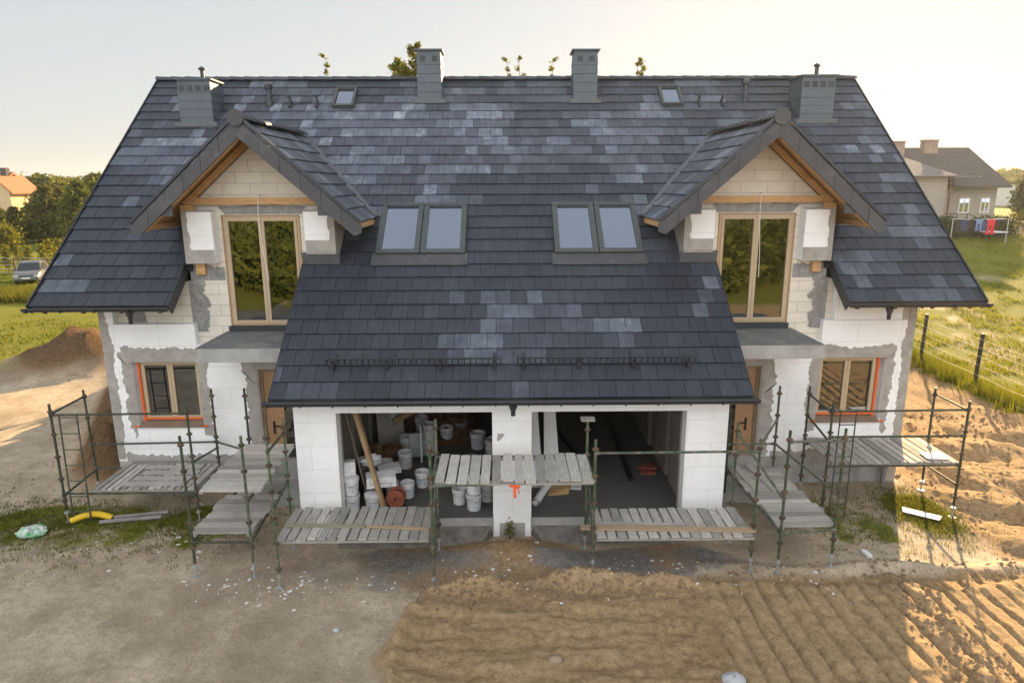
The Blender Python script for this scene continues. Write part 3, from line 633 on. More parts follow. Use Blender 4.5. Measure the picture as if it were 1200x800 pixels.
for sx in (-1, 1):
    lo, hi = sorted((sx*7.22, sx*8.60)); w_ = window(lo, hi, 1.68, 3.12, YS-.02, .5)
    mb = MB(); t_ = .035
    a, b = lo-.002, hi+.002
    mb.box(a, b, YS-.062, YS-.048, 1.70, 1.745); mb.cut(); ox = hi if sx > 0 else lo
    mb.box(min(ox, ox+sx*.05), max(ox, ox+sx*.05), YS-.06, YS-.03, 1.58, 3.12); mb.cut()
    mb.box(lo-.15, lo-.02, YM-.05, YM-.01, 1.565, 1.60) if sx > 0 else mb.box(lo-.20, lo-.09, YM-.05, YM-.01, 1.565, 1.60)
    mb.cut()
    mb.box(hi+.1, hi+.20, YM-.05, YM-.01, 1.565, 1.60) if sx > 0 else mb.box(hi+.02, hi+.12, YM-.05, YM-.01, 1.565, 1.60)
    mb.build_each('protective_tape', ORANGE, w_, root=house)
    mb = MB(); mb.hexa([(lo-.10, YM-.045, 1.55), (hi+.10, YM-.045, 1.55), (hi+.10, YS-.02, 1.59), (lo-.10, YS-.02, 1.59), (lo-.10, YM-.045, 1.59), (hi+.10, YM-.045, 1.59), (hi+.10, YS-.02, 1.675), (lo-.10, YS-.02, 1.675)])
    mb.build('sill', M('sill laminate', (.20, .14, .10), .5), w_, root=house)
    mb = MB(); jx = sorted((sx*8.61, sx*8.757)); mb.box(jx[0], jx[1], YS-.03, YS+.1, 1.60, 3.118); mb.build('jamb_filler', MORTAR, w_, root=house)
    lo, hi = sorted((sx*4.70, sx*6.38)); w_ = window(lo, hi, 3.93, 6.40, YS+.05, .5, .08)
    mb = MB(); mb.box(lo-.06, hi+.04, YS-.06, YS+.05, 3.802, 3.925); mb.build('threshold', GUT, w_, root=house)
    mb = MB(); mb.box(lo-.018, lo-.002, YS+.03, YS+.06, 3.93, 6.40); mb.cut(); mb.box(hi+.002, hi+.018, YS+.03, YS+.06, 3.93, 6.40); mb.box(lo, hi, YS+.03, YS+.05, 6.402, 6.418); mb.build_each('mounting_foam', TIMBER, w_, root=house)
    # entrance door
    lo, hi = sorted((sx*4.62, sx*5.88)); mb = MB(); f = .09
    mb.box(lo, lo+f, YS-.03, YS+.08, .41, 2.92); mb.box(hi-f, hi, YS-.03, YS+.08, .41, 2.92); mb.box(lo+f, hi-f, YS-.03, YS+.08, 2.83, 2.92)
    mb.build('door_frame', M('door frame laminate', (.22, .16, .11), .5), house)
    mb = MB(); a, b = lo+f+.003, hi-f-.003; gx = (a+b)/2 - sx*.02; mb.box(a, gx-.13, YS-.005, YS+.05, .42, 2.825); mb.box(gx+.13, b, YS-.005, YS+.05, .42, 2.825)
    mb.box(gx-.13, gx+.13, YS-.005, YS+.05, .42, .62); mb.box(gx-.13, gx+.13, YS-.005, YS+.05, 2.65, 2.825); d_ = mb.build('door', DOORW, house)
    mb = MB(); mb.box(gx-.128, gx+.128, YS+.008, YS+.03, .622, 2.648); mb.build('glass_strip', glass('door glass', (.1, .1, .1), .15), d_, root=house)
    mb = MB(); hx = sx*5.62; mb.box(hx-.025, hx+.025, YS-.02, YS-.006, 1.30, 1.62); mb.bar((hx, YS-.05, 1.50), (hx-sx*.15, YS-.05, 1.50), .025, .03); mb.bar((hx, YS-.05, 1.5), (hx, YS-.01, 1.5), .02, .02); mb.box(hx-.02, hx+.02, YS-.018, YS-.006, 1.95, 2.08)
    mb.build('handle', BLACKM, d_, root=house)
# ---- dormers
for sx in (-1, 1):
    xd = sx*XD; dc, ds = math.cos(dth), math.sin(dth); SL = DHW/dc
    mb = MB()
    for side in (-1, 1):
        Pd = lambda y, s, n, side=side: (xd + side*(DHW - s*dc + n*ds), y, DEZ + s*ds + n*dc)
        nr = int(SL/.385); ex = SL/nr
        for r in range(nr):
            s0 = r*ex; zmid = DEZ + (s0)*ds; yv = YL + (zmid - ZL)/TAN + .30
            off = (r % 2)*.165
            y = DY0
            first = True
            while y < yv:
                y1 = y + (.335 if not first or not off else .165); first = False
                e = .003; mb.tone = min(1, .30 + rt_.random()*.45); y2 = min(y1, yv)
                n0 = .03
                A, B = (y+e, y2-e)
                top = [Pd(A, s0, n0), Pd(B, s0, n0), Pd(B, s0+ex+.03, n0-.034), Pd(A, s0+ex+.03, n0-.034)]
                bot = [Pd(A, s0, n0-.03), Pd(B, s0, n0-.03), Pd(B, s0+ex+.03, n0-.05), Pd(A, s0+ex+.03, n0-.05)]
                o = [(0, 1, 2, 3), (4, 5, 1, 0), (5, 6, 2, 1), (7, 4, 0, 3)]
                if side < 0: o = [f[::-1] for f in o]
                mb.add(top + bot, o); y = y1
    dr = mb.build('dormer_roof', TILE, house, tone=True)
    mb = MB(); caps(mb, (xd, DY0-.03, DZ+.03), (xd, 18.75, DZ+.03), 12, .15); mb.build('dormer_ridge_tiles', TILE, dr, tone=True, root=house)
    mb = MB(); mb.lathe([(0.0, -.02), (.12, -.02), (.165, 0), (.165, .05), (0, .05)], (xd, DY0-.03, DZ+.02), 24, Matrix.Rotation(R(90), 4, 'X')); mb.build('ridge_end_disc', VERGE, dr, smooth=True, root=house)
    # deck
    mb = MB()
    for side in (-1, 1):
        q = [(DHW-.02, DEZ-.04), (0.002, DZ-.03), (0.002, DZ-.13), (DHW-.02, DEZ-.14)]
        for (y0, y1) in ((DY0+.03, 16.2),): mb.prism([(xd + side*a, b) for a, b in q], lambda a, b: (a, y0, b), (0, y1-y0, 0))
        q = [(DHW*.62, DEZ+.38*(DZ-DEZ)-.045), (0.002, DZ-.035), (0.002, DZ-.13), (DHW*.62, DEZ+.38*(DZ-DEZ)-.14)]
        mb.prism([(xd + side*a, b) for a, b in q], lambda a, b: (a, 16.202, b), (0, 1.1, 0))
        q = [(DHW*.22, DEZ+.78*(DZ-DEZ)-.045), (0.002, DZ-.035), (0.002, DZ-.13), (DHW*.22, DEZ+.78*(DZ-DEZ)-.14)]
        mb.prism([(xd + side*a, b) for a, b in q], lambda a, b: (a, 17.304, b), (0, 1.2, 0))
    mb.build('dormer_deck', TIMBER, dr, root=house)
    # verge boards in segments
    mb = MB(); nseg = 6; W = .36
    for side in (-1, 1):
        for k in range(nseg):
            a0, a1 = k/nseg + .0016, (k+1)/nseg - .0016
            pt = lambda q, dz: (xd + side*DHW*q*1.03, DZ + .0 - (DZ-DEZ)*q*1.03 + dz)
            poly = [pt(a0, -.0), pt(a1, -.0), pt(a1, -W), pt(a0, -W)]
            if k == nseg-1: poly = [pt(a0, 0), pt(1, 0), (pt(1, 0)[0], pt(1, 0)[1]-.16), (pt(.93, -W)[0], pt(.93, -W)[1]), pt(a0, -W)]
            if k == 0: poly = [pt(0.0008, 0), pt(a1, 0), pt(a1, -W), pt(.0008, -W)]
            mb.prism(poly, lambda a, b: (a, DY0-.03 - .002*(k % 2), b), (0, .035, 0))
    mb.build('verge_board', VERGE, dr, root=house)
    mb = MB()   # tile edge course standing over the verge
    for side in (-1, 1):
        a = Vector((xd + side*.12, DY0-.005, DZ-.045+.03)); b = Vector((xd + side*DHW*1.03, DY0-.005, DZ-(DZ-DEZ)*1.03+.055)); mb.bar(a, b, .09, .05, (0, 0, 1))
    mb.build('verge_edge', GUT, dr, root=house)
    # timber: rafters inside the verge, tie beam, wall plate ends
    mb = MB()
    for side in (-1, 1):
        a = Vector((xd + side*.02, DY0+.10, DZ-.30)); b = Vector((xd + side*DHW*.93, DY0+.10, DEZ-.13)); mb.bar(a, b, .10, .15)
        a = Vector((xd + side*.02, YS-.08, DZ-.30)); b = Vector((xd + side*1.62, YS-.08, DZ-.30-1.60*math.tan(dth))); mb.bar(a, b, .07, .13)
        for yy in (14.45, 15.0):
            pass
        mb.bar((xd + side*DHW*.93, DY0+.15, DEZ-.10), (xd + side*DHW*.93, 15.9, DEZ-.10), .06, .12)
    rf = mb.build('dormer_rafter', TIMBER, dr, root=house)
    mb = MB(); mb.box(xd-1.55, xd+1.55, YS-.13, YS-.002, 6.655, 6.80); mb.cut(); mb.box(xd-sx*0-1.68, xd-1.40, YM-.02, YS-.14, 6.53, 6.645) if sx < 0 else mb.box(xd+1.40, xd+1.68, YM-.02, YS-.14, 6.53, 6.645)
    mb.build_each('tie_beam', TIMBER, house)
    mb = MB()   # soffit returns beside the cheeks
    for side in (-1, 1): lo, hi = sorted((xd + side*1.50, xd + side*2.02)); mb.prism([(lo, 6.44), (hi, 6.44), (hi, 6.50) if side > 0 else (hi, 6.72), (lo, 6.72) if side > 0 else (lo, 6.50)], lambda a, b: (a, DY0+.012, b), (0, .02, 0)); mb.cut()
    mb.build_each('soffit_return', VERGE, dr, root=house)
    # cheek piers, dormer side walls
    mb = MB(); fm = MB()
    for side in (-1, 1):
        outer = (side*sx > 0)
        lo, hi = sorted((xd + side*1.0, xd + side*1.66)); zb = 5.38 if outer else 5.58
        mb.box(lo, hi, YM-.07, YS-.005, zb, 6.53)
        # side wall back to the roof
        ww = sorted((xd + side*1.64, xd + side*1.45)); mb.box(ww[0], ww[1], YS, 17.2, 5.3, 6.45); mb.cut()
        # white foam facing
        a0, a1 = (lo+.14, hi) if side < 0 else (lo, hi-.14)
        poly = [(a0, zb+.30), (a1, zb+.30), (a1, 6.50), (a0, 6.50)]
        e = ragged([(a0, zb+.30), (a0, 6.5)], .016, .05, 3) if side < 0 else ragged([(a1, 6.5), (a1, zb+.30)], .016, .05, 3)
        poly = ([(a1, zb+.30), (a1, 6.5)] + e[::-1]) if side < 0 else ([(a0, 6.5), (a0, zb+.30)] + e[::-1])
        fm.prism(poly[::-1] if False else poly, lambda a, b: (a, YM-.082, b), (0, .010, 0))
        ii = sorted((xd + side*1.0 , xd + side*.99)); fm.box(ii[0], ii[1], YM-.06, YS-.008, zb+.01, 6.52); fm.cut()
    mb.build_each('cheek_pier', MORTAR, house); fm.build_each('cheek_insulation', EPS, house)
    mb = MB()
    x_ = xd + sx*1.42; mb.box(x_-.10, x_+.10, YS-.10, YS+.02, 5.12, 5.37); mb.build('rafter_stub', TIMBER, house)
    # flashing apron at the foot of the inner cheek and valley lines
    mb = MB(); lo, hi = sorted((sx*3.80, sx*4.62)); s_ = s_of(15.06)
    mb.hexa([rp(lo, s_-.02, -.02), rp(hi, s_-.02, -.02), rp(hi, s_+.2, -.02), rp(lo, s_+.2, -.02), rp(lo, s_-.02, .02), rp(hi, s_-.02, .02), (hi, YM-.074, 5.62), (lo, YM-.074, 5.62)]); mb.cut()
    for side in (-1, 1):
        a = Vector((xd + side*(DHW-.02), YL+(DEZ-ZL)/TAN, DEZ+.035)); b = Vector((xd + side*.1, YL+(DZ-.08-ZL)/TAN, DZ-.05)); mb.bar(a, b, .14, .03, (side*.3, -.62, .78)); mb.cut()
    mb.build_each('flashing', FLASH, house)
    mb = MB(); mb.tube([(xd+.02, YS-.16, 6.86), (xd+.0, YS-.20, 6.4), (xd+.05, YS-.22, 5.6), (xd+.10, YS-.15, 5.0)], .007, 5); mb.tube([(xd+.02, YS-.03, 6.85), (xd+.02, YS-.18, 6.87)], .012, 6); mb.build('hanging_cable', WHITE, house)
# ---- chimneys
def chimney(x0, x1, y0, dep, top, vents, flue):
    zb = rz_(y0) - .25; mb = MB(); n = 6; H = top - .16
    z = zb; hz = (H - zb)/n
    mb.box(x0+.02, x1-.02, y0+.02, y0+dep-.02, zb, H)
    for k in range(n):   # lapped sheets
        a = zb + k*hz; e = .012
        mb.hexa([(x0-e, y0-e, a), (x1+e, y0-e, a), (x1+e, y0+dep+e, a), (x0-e, y0+dep+e, a), (x0, y0, a+hz-.004), (x1, y0, a+hz-.004), (x1, y0+dep, a+hz-.004), (x0, y0+dep, a+hz-.004)])
    ch = mb.build('chimney', CLAD, house)
    mb = MB(); mb.box(x0+.005, x1-.005, y0+.005, y0+dep-.005, H-.004, top-.04); o = .06
    mb.hexa([(x0-o, y0-o, top-.04), (x1+o, y0-o, top-.04), (x1+o, y0+dep+o, top-.04), (x0-o, y0+dep+o, top-.04), (x0-o, y0-o, top), (x1+o, y0-o, top), (x1+o, y0+dep+o, top), (x0-o, y0+dep+o, top)])
    mb.build('chimney_cap', CLAD, ch, root=house)
    mb = MB(); ww = (x1-x0)/vents
    for k in range(vents):
        xm = x0 + ww*(k+.5); q = .075
        for j in range(5): mb.hexa([(xm-q, y0-.022, H-.16+j*.03), (xm+q, y0-.022, H-.16+j*.03), (xm+q, y0-.005, H-.16+j*.03), (xm-q, y0-.005, H-.16+j*.03), (xm-q, y0-.014, H-.135+j*.03), (xm+q, y0-.014, H-.135+j*.03), (xm+q, y0-.004, H-.135+j*.03), (xm-q, y0-.004, H-.135+j*.03)])
        mb.cut()
    mb.build_each('louvre', CLADD, ch, root=house)
    mb = MB(); mb.box(x0-.12, x1+.12, y0-.10, y0-.016, rz_(y0)-.08, rz_(y0)+.03); mb.build('chimney_flashing', FLASH, ch, root=house)
    if flue:
        mb = MB(); fx = x0 + (x1-x0)*.6; fy = y0 + dep*.5
        mb.lathe([(.055, 0), (.05, .24), (.06, .24), (.06, .27), (.10, .29), (.10, .31), (.03, .36), (0, .37)], (fx, fy, top), 14); mb.build('flue_pipe', CLADD, ch, smooth=True, root=house)
chimney(-8.90, -8.02, 19.24, .85, 9.86, 4, True); chimney(-2.54, -1.88, 20.09, .70, 10.74, 2, False)
chimney(1.86, 2.52, 20.08, .70, 10.73, 2, False); chimney(8.02, 8.92, 19.30, .85, 9.93, 4, True)
# ---- roof furniture
def skylight(x0, x1, ya, yb, name='skylight', fw=.12, h=.09):
    sa, sb = s_of(ya), s_of(yb); mb = MB()
    def rb(a, b, c, d, n0, n1): mb.hexa([rp(a, c, n0), rp(b, c, n0), rp(b, d, n0), rp(a, d, n0), rp(a, c, n1), rp(b, c, n1), rp(b, d, n1), rp(a, d, n1)])
    rb(x0, x1, sa, sa+fw, -.05, h); rb(x0, x1, sb-fw*.8, sb, -.05, h+.02); rb(x0, x0+fw, sa+fw, sb-fw*.8, -.05, h+.008); rb(x1-fw, x1, sa+fw, sb-fw*.8, -.05, h+.008)
    o = mb.build(name, SKYF, house); mb = MB(); rb(x0+fw-.01, x1-fw+.01, sa+fw-.01, sb-fw*.8+.01, .035, .05); mb.build('pane', SGLASS, o, root=house)
    mb = MB(); rb(x0+fw, x1-fw, sa+fw, sb-fw*.8, -.12, -.11); mb.build('sky_tint_sheet', M('dim blind', (.66, .69, .88), .8), o, root=house)  # sheet coloured lavender to carry the sky reflection of the pane
    return o
for x0, x1 in ((-3.04, -2.05), (-2.03, -1.02), (1.02, 2.01), (2.03, 3.02)):
    skylight(x0, x1, 15.25, 16.57)
skylight(-4.92, -4.31, 19.80, 20.52, 'roof_hatch', .07, .10); skylight(4.33, 4.94, 19.84, 20.56, 'roof_hatch', .07, .10)
for lo, hi in ((-3.12, -.95), (.95, 3.1)):
    mb = MB(); mb.hexa([rp(lo, s_of(15.0), -.01), rp(hi, s_of(15.0), -.01), rp(hi, s_of(15.27), .0), rp(lo, s_of(15.27), .0), rp(lo, s_of(15.0), .014), rp(hi, s_of(15.0), .014), rp(hi, s_of(15.27), .03), rp(lo, s_of(15.27), .03)])
    mb.build('apron_flashing', VERGE, house)
for x0, x1 in ((-3.63, -.22), (.12, 3.61)):   # snow guards
    s = .76; mb = MB(); n = int((x1-x0)/.115)
    mb.tube([rp(x0, s, .05), rp(x1, s, .05)], .017, 6); mb.tube([rp(x0, s+.03, .20), rp(x1, s+.03, .20)], .02, 6)
    for k in range(n+1): x = x0 + (x1-x0)*k/n; mb.bar(rp(x, s, .05), rp(x, s+.03, .20), .016, .016)
    sg = mb.build('snow_guard', BLACKM, house)
    for k in range(4):
        x = x0 + .12 + (x1-x0-.24)*k/3; mb = MB(); mb.bar(rp(x, s-.10, .03), rp(x, s+.3, .022), .05, .012, (0, -.6, .78)); mb.bar(rp(x, s-.10, .02), rp(x, s+.03, .22), .05, .014); mb.bar(rp(x, s-.02, .03), rp(x, s-.02, .20), .045, .014)
        mb.build('bracket', GUT, sg, root=house)
for x0, x1, y in ((-6.17, -5.30, 19.93), (5.33, 6.10, 19.93)):
    s = s_of(y); mb = MB()
    for x in (x0+.06, x1-.06): mb.bar(rp(x, s-.08, .0), rp(x, s+.12, .22), .05, .03); mb.bar(rp(x, s+.12, .0), rp(x, s+.12, .24), .04, .03); mb.bar(rp(x, s-.16, .02), rp(x, s+.14, .03), .06, .02)
    mb.bar(rp(x0-.05, s+.1, .23), rp(x1+.05, s+.1, .23), .16, .035, (0, 0, 1)); mb.build('roof_step', GUT, house)
for x, y in ((-6.71, 20.02), (6.76, 20.14)):
    z = rz_(y); mb = MB(); mb.lathe([(.13, -.1), (.09, .06), (.075, .08), (.075, .36), (.10, .37), (.11, .42), (.10, .50), (0.02, .53), (0, .53)], (x, y, z), 16); mb.build('roof_vent', GUT, house, smooth=True)
mb = MB(); mb.tube([(8.95, YM-.10, -.05), (8.95, YM-.10, .42), (8.95, YM-.02, .5)], .06, 10); mb.tube([(8.95, YM-.10, .30), (8.95, YM-.10, .44)], .075, 10); mb.build('drain_pipe', GPL, house, smooth=True)
mb = MB(); mb.box(4.4, 6.2, 14.0, YM+.02, -.1, .39); mb.cut(); mb.box(-6.2, -4.4, 14.0, YM+.02, -.1, .39); mb.build_each('entrance_step', CONC, house)
# ------------------------------------------------------------------ scaffolding
def post(root, x, y, zt, mat, base=True, lean=(0, 0)):
    z0 = gz(x, y); mb = MB(); lx, ly = lean
    p = lambda z: (x + lx*(z-z0), y + ly*(z-z0), z)
    mb.tube([p(z0+.28), p(zt)], .026, 8); o = mb.build('post', mat, root, smooth=True)
    mb = MB(); z = zt - .17
    while z > z0 + .35:
        q = p(z); mb.lathe([(.027, -.035), (.042, -.028), (.047, 0), (.042, .028), (.027, .035)], q, 10); mb.box(q[0]-.055, q[0]+.055, q[1]-.016, q[1]+.016, z-.018, z+.018); mb.cut(); z -= .5
    mb.build_each('collar', SCCOL, o, root=root)
    if base:
        mb = MB(); mb.tube([(x, y, z0), (x, y, z0+.30)], .018, 8); mb.box(x-.06, x+.06, y-.06, y+.06, z0-.01, z0+.008); mb.lathe([(.02, .2), (.05, .2), (.05, .23), (.02, .23)], (x, y, z0), 10); mb.build('base_jack', GALV, o, root=root)
    return o
def rail(root, a, b, mat, r=.0235, name='rail'):
    mb = MB(); mb.tube([a, b], r, 8); a = Vector(a); b = Vector(b); d = (b-a).normalized()
    for e, s in ((a, 1), (b, -1)): mb.tube([e - d*s*.02, e + d*s*.07], r*1.5, 8)
    return mb.build(name, mat, root, smooth=True)
# left bay with ladder
sc1 = thing('scaffold_bay', 'dark scaffold bay with ladder before the left ground floor window', 'scaffold', (-8.2, 14, 0))
for x, y, zt, l in ((-9.58, 13.35, 2.67, (0, 0)), (-9.72, 14.75, 2.54, (-.01, 0)), (-6.76, 13.35, 2.66, (0, 0)), (-6.86, 14.78, 2.54, (0, 0)), (-5.79, 14.0, 2.78, (0, 0))): post(sc1, x, y, zt, SCDARK, True, l)
D = SCDARK
for a, b in (((-9.58, 13.35, 2.43), (-6.76, 13.35, 2.45)), ((-9.58, 13.35, 2.45), (-9.72, 14.75, 2.40)), ((-9.58, 13.35, .66), (-6.76, 13.35, .66)), ((-9.72, 14.75, .62), (-6.86, 14.78, .62)),
             ((-9.58, 13.35, .62), (-9.72, 14.75, .60)), ((-9.72, 14.75, 1.22), (-6.86, 14.78, 1.25)), ((-6.86, 14.78, 1.25), (-5.79, 14.0, 1.32)), ((-6.76, 13.35, 1.36), (-6.86, 14.78, 1.10)), ((-6.76, 13.35, .62), (-6.86, 14.78, .60))): rail(sc1, a, b, D)
mb = MB(); 
for x in (-9.40, -9.03): mb.tube([(x, 13.26, .03), (x, 13.33, 2.46)], .016, 6)
for k in range(7): z = .28 + k*.35; y = 13.26 + (z-.03)*.029; mb.tube([(-9.40, y, z), (-9.03, y, z)], .012, 6)
mb.build('ladder', D, sc1)
# left walkway
sc2 = thing('scaffold_bay', 'green scaffold bay carrying two stacked plank decks by the left entrance door', 'scaffold', (-5.2, 12.4, 0))
for x, y, zt in ((-5.87, 11.2, 2.77), (-4.80, 11.2, 2.76), (-4.22, 10.86, 3.02), (-4.40, 12.25, 2.70)): post(sc2, x, y, zt, SCGREEN)
G = SCGREEN; SCRAIL = M('worn rail', (.065, .085, .055), .6, .2, var=.4, scale=6, rand=.25, dirt=(.20, .18, .15), dsc=9, dth=.52)
for a, b in (((-5.87, 11.2, 1.52), (-5.80, 13.9, 1.48)), ((-4.80, 11.2, 1.50), (-4.85, 13.85, 1.46)), ((-4.22, 10.86, 2.60), (-4.40, 12.25, 2.42)), ((-5.87, 11.2, .70), (-5.9, 13.3, .68)), ((-4.80, 11.2, .70), (-4.95, 13.3, .68)), ((-5.87, 11.2, .71), (-4.80, 11.2, .70)), ((-4.22, 10.86, 1.5), (-4.40, 12.25, 1.42))): rail(sc2, a, b, D)
# centre
sc3_ = thing('scaffold_bay', 'green four post scaffold tower before the middle garage pier', 'scaffold', (0, 11.4, 0))
for x, y, zt in ((-1.42, 10.72, 2.83), (-1.45, 12.0, 2.76), (1.43, 10.87, 2.77), (1.43, 12.0, 2.70)): post(sc3_, x, y, zt, SCGREEN)
for a, b in (((-1.42, 10.72, 2.0), (1.43, 10.87, 2.0)), ((-1.45, 12.0, 2.0), (1.43, 12.0, 2.0)), ((-1.42, 10.72, 1.99), (-1.45, 12.0, 1.99)), ((1.43, 10.87, 1.99), (1.43, 12.0, 1.99)), ((-1.42, 10.72, .86), (-1.45, 12.0, .84)), ((1.43, 10.87, .86), (1.43, 12.0, .84)), ((1.43, 10.87, .8), (1.43, 12.0, 1.95)), ((-1.42, 10.72, .8), (-1.45, 12.0, 1.95))): rail(sc3_, a, b, SCRAIL)
mb = MB(); mb.box(1.30, 1.56, 11.95, 12.10, 2.705, 2.76); mb.build('cap_board', PLK_X, sc3_, tone=True)
# right walkway
sc4 = thing('scaffold_bay', 'tall green scaffold bay with slanted rails by the right entrance door', 'scaffold', (5.2, 12.4, 0))
for x, y, zt in ((4.39, 11.12, 2.66), (4.87, 11.05, 2.84), (5.92, 11.18, 2.82), (4.38, 12.25, 2.55), (4.80, 13.9, 2.40), (5.84, 13.9, 2.78)): post(sc4, x, y, zt, SCGREEN if zt > 2.5 else SCDARK)
for a, b in (((1.43, 10.87, 2.52), (4.39, 11.12, 2.43)), ((5.84, 13.9, 1.45), (5.92, 11.18, 1.55)), ((4.38, 12.25, 2.36), (4.87, 11.05, 1.52)), ((4.87, 11.05, 2.63), (5.92, 11.18, 2.6)), ((4.80, 13.9, 1.44), (5.84, 13.9, 1.45)), ((5.84, 13.9, 2.02), (4.39, 11.12, 2.52)),
             ((4.87, 11.05, .85), (5.92, 11.18, .86)), ((4.87, 11.05, .86), (4.80, 13.9, .86)), ((5.92, 11.18, .86), (5.84, 13.9, .86))): rail(sc4, a, b, SCRAIL)
# right bay
sc5 = thing('scaffold_bay', 'sunlit scaffold bay with ladder before the right ground floor window', 'scaffold', (8.2, 14, 0))
for x, y, zt in ((6.70, 13.23, 2.63), (9.56, 13.23, 2.63), (9.64, 14.48, 2.54), (6.78, 14.5, 2.58)): post(sc5, x, y, zt, SCDARK)
for a, b in (((6.70, 13.23, 2.42), (9.56, 13.23, 2.44)), ((6.70, 13.23, 1.86), (9.56, 13.23, 1.86)), ((9.56, 13.23, 2.42), (9.64, 14.48, 2.40)), ((9.56, 13.23, .75), (9.64, 14.48, .68)), ((6.70, 13.23, 2.38), (6.78, 14.5, 2.40)), ((6.70, 13.23, 1.2), (9.56, 13.23, 1.2)), ((6.78, 14.5, 1.2), (9.64, 14.48, 1.2)), ((6.78, 14.5, 1.9), (6.70, 13.23, 1.75))): rail(sc5, a, b, D)
mb = MB()
for x in (6.85, 7.18): mb.tube([(x-.08, 13.05, .1), (x, 13.18, 2.48)], .014, 6)
for k in range(6): z = .4 + k*.35; mb.tube([(6.78+z*.03, 13.07+z*.045, z), (7.11+z*.03, 13.07+z*.045, z)], .011, 6)
mb.build('ladder', D, sc5)
# plank decks
def deck(label, x0, x1, y0, y1, z, along, n, seed, group='plank decks lying on the scaffold', skew=0, cut=0):
    rr = random.Random(seed); r = thing('plank_deck', label, 'scaffold deck', ((x0+x1)/2, (y0+y1)/2, z), group); mb = MB()
    for k in range(n):
        mb.tone = rr.random(); e = rr.uniform(-.035, .035); gp = rr.uniform(.005, .026); dz = rr.uniform(-.008, .006)
        if along == 'y':
            a = x0 + (x1-x0)*k/n + gp; b = x0 + (x1-x0)*(k+1)/n - gp; sk = rr.uniform(-.012, .012)
            mb.hexa([(a, y0+e, z-.035+dz), (b, y0+e, z-.035+dz), (b+sk, y1+e, z-.035+dz), (a+sk, y1+e, z-.035+dz), (a, y0+e, z+dz), (b, y0+e, z+dz), (b+sk, y1+e, z+dz), (a+sk, y1+e, z+dz)])
        else:
            a = y0 + (y1-y0)*k/n + gp*.7; b = y0 + (y1-y0)*(k+1)/n - gp*.7; sx0 = skew*(k/n)
            mb.box(x0+e+sx0, x1+e+sx0, a, b, z-.035+dz, z+dz)
    mb.build('plank_bed', PLK_Y if along == 'y' else PLK_X, r, tone=True)
    mb = MB(); mb.tone = .3
    if along == 'y':
        for y in (y0+.08, y1-.08): mb.box(x0, x1, y-.04, y+.04, z-.085, z-.042)
        mb.box(x0, x1, y0-.012, y0+.012, z-.075, z-.041)
    else:
        for x in (x0+.06, x1-.06): mb.hexa([(x-.04, y0, z-.085), (x+.04, y0, z-.085), (x+.04+skew, y1, z-.085), (x-.04+skew, y1, z-.085), (x-.04, y0, z-.042), (x+.04, y0, z-.042), (x+.04+skew, y1, z-.042), (x-.04+skew, y1, z-.042)])
    mb.build('bearer', PLK_X if along == 'y' else PLK_Y, r, tone=True); return r
deck('grey plank deck in front of the left ground floor window', -9.0, -6.82, 13.42, 14.72, .735, 'y', 15, 1)
deck('upper grey plank deck leading to the left entrance door', -5.83, -4.70, 11.52, 13.80, 1.58, 'x', 12, 2)
deck('lower grey plank deck directly beneath another left deck', -5.98, -4.86, 11.42, 13.0, .775, 'x', 8, 3)
deck('low plank deck before the left garage opening with one greenish board across', -4.28, -1.52, 10.98, 12.2, .87, 'y', 15, 4)
deck('high plank deck crossing before the middle garage pier', -1.38, 1.40, 10.76, 11.97, 2.065, 'y', 14, 5)
deck('low plank deck before the right garage opening with tan boards along its edge', 1.50, 4.36, 10.96, 12.05, .87, 'y', 15, 6)
deck('grey plank walkway sloping away to the right entrance door', 4.90, 5.99, 11.22, 13.95, .92, 'x', 15, 7, skew=-.1)
deck('partly sunlit plank deck in front of the right ground floor window', 6.86, 9.60, 13.32, 14.74, 1.245, 'y', 15, 8)
def board(label, a, b, w_, h, mat, name='board', group=None):
    mid = (Vector(a)+Vector(b))/2; mb = MB(); mb.tone = .5; mb.bar(a, b, w_, h); o = mb.build(name, mat, loc=tuple(mid), tone=True); return tag(o, label, 'board', group)
board('long greenish board laid across the deck before the left garage opening', (-4.22, 11.46, .892), (-2.75, 11.40, .892), .10, .03, BOARD)
board('short tan board continuing the greenish board on the left garage deck', (-2.72, 11.40, .892), (-1.55, 11.28, .892), .075, .03, BOARDT)
board('wide tan board along the front of the right garage deck', (1.25, 11.28, .894), (4.42, 11.12, .894), .14, .035, BOARDT)
board('narrow grey board lying behind the tan board on the right garage deck', (1.55, 11.43, .892), (3.2, 11.36, .892), .07, .03, PLK_X)
board('first loose board laid lengthwise on the right walkway deck', (5.05, 12.7, .94), (4.98, 13.9, .94), .17, .03, PLK_Y)
board('second loose board beside the first on the right walkway deck', (5.42, 12.62, .94), (5.28, 13.95, .94), .16, .03, PLK_Y)
board('white offcut panel lying on the sunlit end of the right deck', (9.0, 13.62, 1.262), (9.45, 13.58, 1.262), .34, .02, WHITE, 'panel_offcut')
for k, (x0, x1, y, w_) in enumerate(((-8.45, -7.1, 13.62, .18), (-8.35, -7.1, 13.9, .17), (-8.3, -7.05, 14.2, .18), (-8.4, -7.1, 14.5, .17))):
    board(['front board of four laid lengthwise on the left window deck', 'second from front of four boards on the left window deck', 'third from front of four boards on the left window deck', 'rear board of four laid nearest the left window wall'][k], (x0, y, .752), (x1, y, .752), w_, .026, PLK_X, group='boards on the left window deck')
